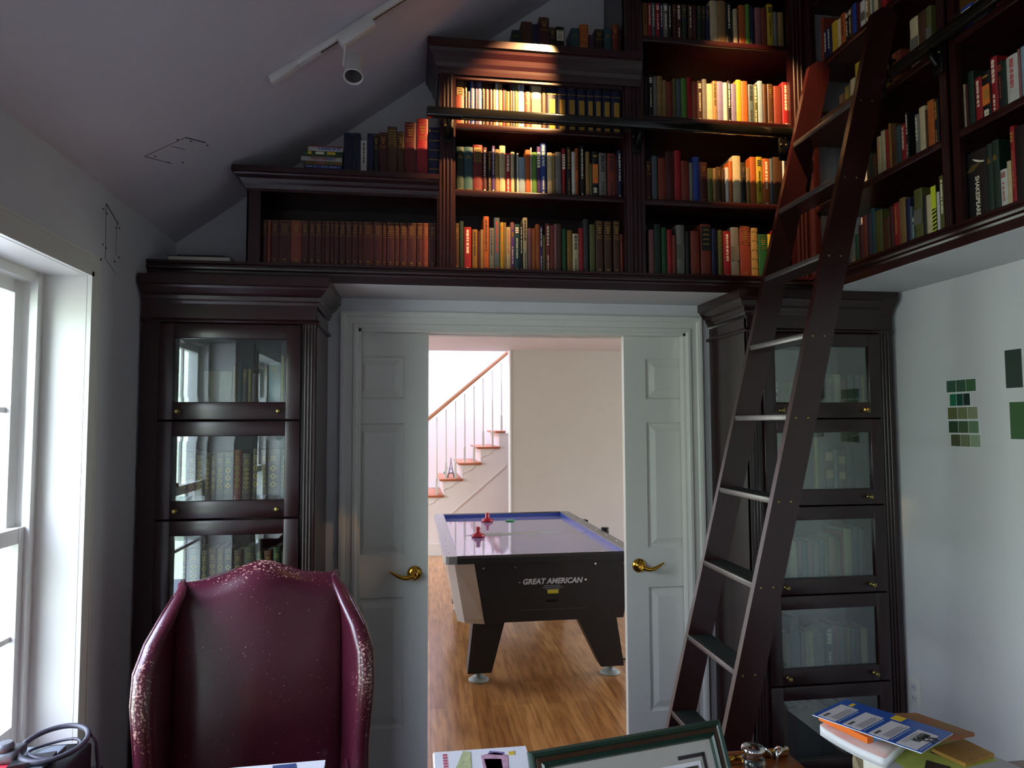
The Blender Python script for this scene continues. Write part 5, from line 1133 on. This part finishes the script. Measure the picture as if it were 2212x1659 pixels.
# curled thick paperback
def curled():
    R=empty('paperback_book',(.99,-1.68,.879),'white curled paperback with pink cover under the orange-edged comic book','book','desk stack by the right wall')
    a,b=Vector((.903,-1.640,0)),Vector((.975,-1.745,0)); ux=(b-a).normalized(); uy=Vector((-ux.y,ux.x,0)); 
    if uy.x<0: uy=-uy
    La,Lb=.135,.15
    def grid(z0,z1,o=0):
        rings=[]
        for i in range(13):
            t=i/12; s=-.012*math.sin(t*PI)*0+.022*(1-t)**2-.004*t
            p=a+ux*(La*t-.0); q=p+uy*Lb
            rings.append([(p.x,p.y,z0+s),(q.x,q.y,z0+s*.6),(q.x,q.y,z1+s*.6),(p.x,p.y,z1+s)])
        return M().loft(rings)
    obj('page_block',grid(.8835,.903),white_paper,R); obj('cover',grid(.9032,.9046),pm('cover_blush','d8c6c0',.5,noise=.1,scale=15,col2='d69a94'),R)
    obj('back_cover',grid(.8822,.8834),white_paper,R)
curled()
def garf(R,L,w,d,h):
    m=M(); m.prism([(-w*.4,-d*.3),(w*.3,-d*.4),(w*.4,d*.3),(-w*.2,d*.4)],lambda p,q,t:L(p,q,t),h,h+.0005); obj('cover_picture',m,pm('print_mixed_green_red','5a7a4a',.5,noise=.6,scale=70,col2='c0554a'),R)
    t=text_mesh('Gar',.017,.0004,.0012); m=M().add(t,lambda x,y,q:L(x+w*.15,-d-.0006-q,h*.5+y)); obj('spine_lettering',m,pm('print_golden_yellow','e0ac2a',.4),R)
flat_book('comic_book',.945,1.085,-1.735,-1.645,.9285,.9405,pm('comic_cover_blue','6d8fc0',.4,noise=.1),'blue comic book with bright orange edge pages in the desk stack','desk stack by the right wall',hard=False,rot=.12,spine='y-',deco=garf)
R=empty('folded_booklet',(.95,-1.69,.929),'bright orange booklet edge poking out under the coupon sheet','booklet')
m=M(); m.prism([(.912,-1.622),(.945,-1.745),(.960,-1.742),(.935,-1.622)],lambda p,q,t:(p,q,t),.9285,.9415); obj('booklet_body',m,pm('bright_orange_paper','f0762a',.5),R)
m=M(); m.prism([(1.085,-1.575),(1.185,-1.585),(1.235,-1.70),(1.11,-1.72)],lambda p,q,t:(p,q,t),.905,.913)
o=obj('leaflet',m,pm('leaflet_autumn_print','8a6a3c',.5,noise=.5,scale=25,col2='a0503c'),loc=(1.15,-1.64,.905)); tag(o,'glossy autumn-coloured leaflet sticking out behind the blue coupon sheet','leaflet')
m=M(); m.prism([(1.13,-1.70),(1.235,-1.665),(1.245,-1.74),(1.15,-1.77)],lambda p,q,t:(p,q,t),.8785,.886)
o=obj('envelope',m,pm('ochre_envelope','b0803a',.6,noise=.2,scale=30),loc=(1.19,-1.72,.8785)); tag(o,'ochre printed envelope on the pale grey paperback, right end of the stack','envelope')
# blue coupon sheet on top
def coupon():
    A,B,C_,D_=[Vector(p) for p in ((.886,-1.640,.950),(1.014,-1.572,.950),(1.139,-1.770,.950),(.980,-1.838,.950))]
    # A left corner, B top, C right, D bottom
    O=A; e1=(D_-A); e2=(B-A)
    P=lambda s,t,h=0:O+e1*s+e2*t+Vector((0,0,h+.0*s))
    e1=((D_-A)+(C_-B))/2
    R=empty('coupon_sheet',P(.5,.5),'blue glossy sheet of white reward coupon stickers on top of the desk stack','coupon sheet')
    def sl(s0,s1,t0,t1,h,th,mat,name,par=R,mm=None):
        m=M(); m.poly([tuple(P(s,t,h+k)) for k in (0,th) for s,t in ((s0,t0),(s1,t0),(s1,t1),(s0,t1))],[(0,1,2,3),(4,5,6,7),(0,1,5,4),(1,2,6,5),(2,3,7,6),(3,0,4,7)]); return obj(name,m,mat,par)
    sl(0,1,0,1,-.0025,.0015,white_paper,'backing_card'); sl(.0,1,.004,1,-.0010,.0010,pm('glossy_royal_blue','1f4fa8',.25,coat=.4,noise=.12,scale=60),'printed_face')
    ink2=pm('grey_small_print','6e6a70',.6)
    for k in range(4):
        s0=.045+k*.245; st=sl(s0,s0+.175,.03,.72,.0,.0004,pm('sticker_white','cfc9cb',.5),'sticker')
        m=M(); 
        def add(a0,a1,b0,b1):
            m.poly([tuple(P(s,t,.0004+kk)) for kk in (0,.0003) for s,t in ((a0,b0),(a1,b0),(a1,b1),(a0,b1))],[(0,1,2,3),(4,5,6,7),(0,1,5,4),(1,2,6,5),(2,3,7,6),(3,0,4,7)])
        if k<3:
            for j in range(4): add(s0+.155-.018*j,s0+.161-.018*j,.12,.66-.06*(j%2))
            add(s0+.03,s0+.055,.08,.25)
            for j in range(6): add(s0+.03+.004*j*1.0,s0+.032+.004*j,.08,.25)
            obj('sticker_print',m,ink2,st)
        else:
            for j in range(2): add(s0+.02+.02*j,s0+.024+.02*j,.15,.6)
            obj('sticker_print',m,ink2,st)
            u=e2.normalized(); v=-e1.normalized()
            # writing reads from the far side of the sheet
            for tx,size,s,t in (('$5',.034,s0+.150,.50),('REWARD',.0125,s0+.100,.46),('COUPON',.0120,s0+.070,.46)):
                tm=text_mesh(tx,size,.0002,.0004); obj('sticker_print',text_on(tm,P(s,t,.0009),-e2.normalized(),e1.normalized(),(0,0,1)),black_ink,st)
        m=M(); 
        for j in range(8):
            b0=.06+.075*j; add(s0+.190,s0+.203,b0,b0+.055)
        obj('blue_face_print',m,pm('pale_blue_print','8f9fc0',.5),R)
    sl(.50,.60,.80,.985,.0,.0004,pm('sticker_yellow','e0b81f',.5,noise=.1),'yellow_sticker'); sl(.10,.135,.76,.90,.0,.0004,MT['sticker_yellow'],'yellow_sticker')
coupon()

# ---------------------------------------------------------------- side cart by the window with a printer box and cables
R=empty('side_cabinet',(-.90,-1.45,0),'low dark cabinet under the left window carrying the black box and cables','cabinet')
obj('cabinet_body',M().rbox(-1.004,-.81,-1.75,-1.13,0,.70,.004),black_m,R); obj('cabinet_top',M().rbox(-1.004,-.80,-1.76,-1.12,.70,.715,.004),black_m,R)
R=empty('document_scanner',(-.90,-1.4,.715),'black desktop device with grey front panel on the cabinet beside the window','scanner')
obj('device_body',M().rbox(-.985,-.805,-1.62,-1.175,.716,.800,.008),black_m,R)
obj('paper_output_tray',M().rbox(-.985,-.855,-1.62,-1.20,.8005,.806,.002),pm('grey_plastic','8f9aa4',.4,noise=.1),R)
obj('front_panel',M().box(-.975,-.86,-1.185+.009,-1.165,.73,.79),MT['grey_plastic'],R)
o=obj('paper_sheet',M().poly([(-.98,-1.58,.8075),(-.90,-1.56,.8075),(-.89,-1.25,.8075),(-.97,-1.27,.8075),(-.98,-1.58,.8082),(-.90,-1.56,.8082),(-.89,-1.25,.8082),(-.97,-1.27,.8082)],[(0,1,2,3),(4,5,6,7),(0,1,5,4),(1,2,6,5),(2,3,7,6),(3,0,4,7)]),pm('red_printed_paper','d83a4a',.5,noise=.2,scale=20),loc=(-.93,-1.4,.8075)); tag(o,'red printed sheet lying on the black device by the window','paper')
m=M(); pts=[]
for i in range(41):
    a=i/40*2*PI; pts.append((-.868+.070*math.cos(a)*(1+.0*math.sin(3*a)),-1.235+.075*math.sin(a),.826+.010*math.sin(a)))
m.tube(pts,.0065,8)
pts=[]
for i in range(30):
    a=i/29*2*PI*1.3+1; pts.append((-.862+.055*math.cos(a),-1.245+.050*math.sin(a),.816+.004*math.sin(2*a)))
m.tube(pts,.0035,6); m.tube([(-.80,-1.20,.825),(-.794,-1.185,.80),(-.790,-1.18,.74),(-.788,-1.18,.68)],.004,6)
o=obj('coiled_cable',m,pm('dark_grey_cable','3a3844',.45),loc=(-.868,-1.235,.81)); tag(o,'coiled dark grey cable lying on the black device by the window','cable')
m=M().rbox(-.975,-.925,-1.30,-1.235,.809,.835,.008); m.lathe([(.018,0),(.020,.01),(.015,.02)],(-.955,-1.28,.834),14)
o=obj('webcam',m,pm('grey_gadget_plastic','6a6d72',.35,metal=.2,noise=.3,scale=40),loc=(-.94,-1.24,.809)); tag(o,'small grey gadget with pale knob beside the coiled cable','gadget')
m=M(); m.prism([(-.925,-1.33),(-.845,-1.30),(-.85,-1.26),(-.93,-1.28)],lambda p,q,t:(p,q,t),.809,.818)
o=obj('adapter_plug',m,pm('black_rubber','1a1a1c',.5),loc=(-.885,-1.29,.809)); tag(o,'flat black power adapter in front of the coiled cable','adapter')

# ---------------------------------------------------------------- light
w=bpy.data.worlds.new('overcast_sky'); SC.world=w; w.use_nodes=True; nt=w.node_tree; nt.nodes.clear()
out=nt.nodes.new('ShaderNodeOutputWorld'); bg=nt.nodes.new('ShaderNodeBackground'); tc=nt.nodes.new('ShaderNodeTexCoord'); sp=nt.nodes.new('ShaderNodeSeparateXYZ')
rp=nt.nodes.new('ShaderNodeValToRGB'); mr=nt.nodes.new('ShaderNodeMapRange'); mr.inputs[1].default_value=-1; mr.inputs[2].default_value=1
nt.links.new(tc.outputs['Generated'],sp.inputs[0]); nt.links.new(sp.outputs[2],mr.inputs[0]); nt.links.new(mr.outputs[0],rp.inputs[0])
e=rp.color_ramp.elements; e[0].position=.25; e[0].color=(.48,.52,.52,1); e[1].position=.80; e[1].color=(1.12,1.22,1.75,1)
for ps,cc in ((.47,(.44,.53,.47)),(.53,(.50,.60,.54)),(.62,(.82,.92,1.0))):
    k=rp.color_ramp.elements.new(ps); k.color=(*cc,1)
nt.links.new(rp.outputs[0],bg.inputs[0]); bg.inputs[1].default_value=SKY; nt.links.new(bg.outputs[0],out.inputs[0])
def portal(name,c,size,rot):
    l=bpy.data.lights.new(name,'AREA'); l.shape='RECTANGLE'; l.size,l.size_y=size; l.cycles.is_portal=True
    o=bpy.data.objects.new(name,l); COL.objects.link(o); o.location=c; o.rotation_euler=rot; return o
for wv in (W1,W2,W5_added): portal('window_portal',(XL-.235,(wv[0]+wv[1])/2,(wv[2]+wv[3])/2),(wv[3]-wv[2],wv[1]-wv[0]),(0,-PI/2,0))
portal('window_portal',(-3.34,3.65,1.4),(1.6,2.5),(0,-PI/2,0))
portal('window_portal',(5.34,2.1,1.4),(1.6,2.2),(0,PI/2,0))
portal('window_portal',(.5,5.9,5.29),(6.2,1.0),(0,0,0))
for c,d,pw,sz_ in SPOTS:
    l=bpy.data.lights.new('spot_lamp','SPOT'); l.energy=SPOT*pw; l.color=(1.0,.58,.24); l.spot_size=sz_; l.spot_blend=.7; l.shadow_soft_size=.012
    o=bpy.data.objects.new('spot_lamp',l); COL.objects.link(o); o.location=c; o.rotation_euler=d.to_track_quat('-Z','Y').to_euler()

# ---------------------------------------------------------------- camera
cam=bpy.data.cameras.new('camera'); co=bpy.data.objects.new('camera',cam); COL.objects.link(co); SC.camera=co
cam.sensor_fit='HORIZONTAL'; cam.sensor_width=36; cam.lens=1486/2212*36; cam.clip_start=.05
p,yw,r=-.059,-.1418,-.0041
Rx=Matrix(((1,0,0),(0,math.cos(p),-math.sin(p)),(0,math.sin(p),math.cos(p)))); Ry=Matrix(((math.cos(yw),0,math.sin(yw)),(0,1,0),(-math.sin(yw),0,math.cos(yw)))); Rz=Matrix(((math.cos(r),-math.sin(r),0),(math.sin(r),math.cos(r),0),(0,0,1)))
Mw=Rz@Rx@Ry      # world(x right, y down, z forward) -> camera
def row(v): return Vector((v[0],v[2],-v[1]))
rt,dn,fw=(row(Mw[0]),row(Mw[1]),row(Mw[2]))
mw=Matrix((rt,-dn,-fw)).transposed().to_4x4(); mw.translation=Vector((0,-3.11,1.6)); co.matrix_world=mw

SC.view_settings.view_transform='Standard'; SC.view_settings.look='None'; SC.view_settings.gamma=1; SC.view_settings.use_curve_mapping=False
SC.view_settings.exposure=EXPO
SC.cycles.use_denoising=True; SC.cycles.max_bounces=10; SC.cycles.diffuse_bounces=5; SC.cycles.glossy_bounces=4; SC.cycles.transparent_max_bounces=16; SC.cycles.sample_clamp_indirect=6; SC.cycles.caustics_reflective=False; SC.cycles.caustics_refractive=False
for l_,os_ in USED.items():
    if len(os_)>1: print('DUP LABEL',l_,len(os_))
    n_=len(l_.split())
    if n_>16 or n_<4: print('LABEL WORDS',n_,l_)
for o in bpy.data.objects:
    if '_base' in o: del o['_base']
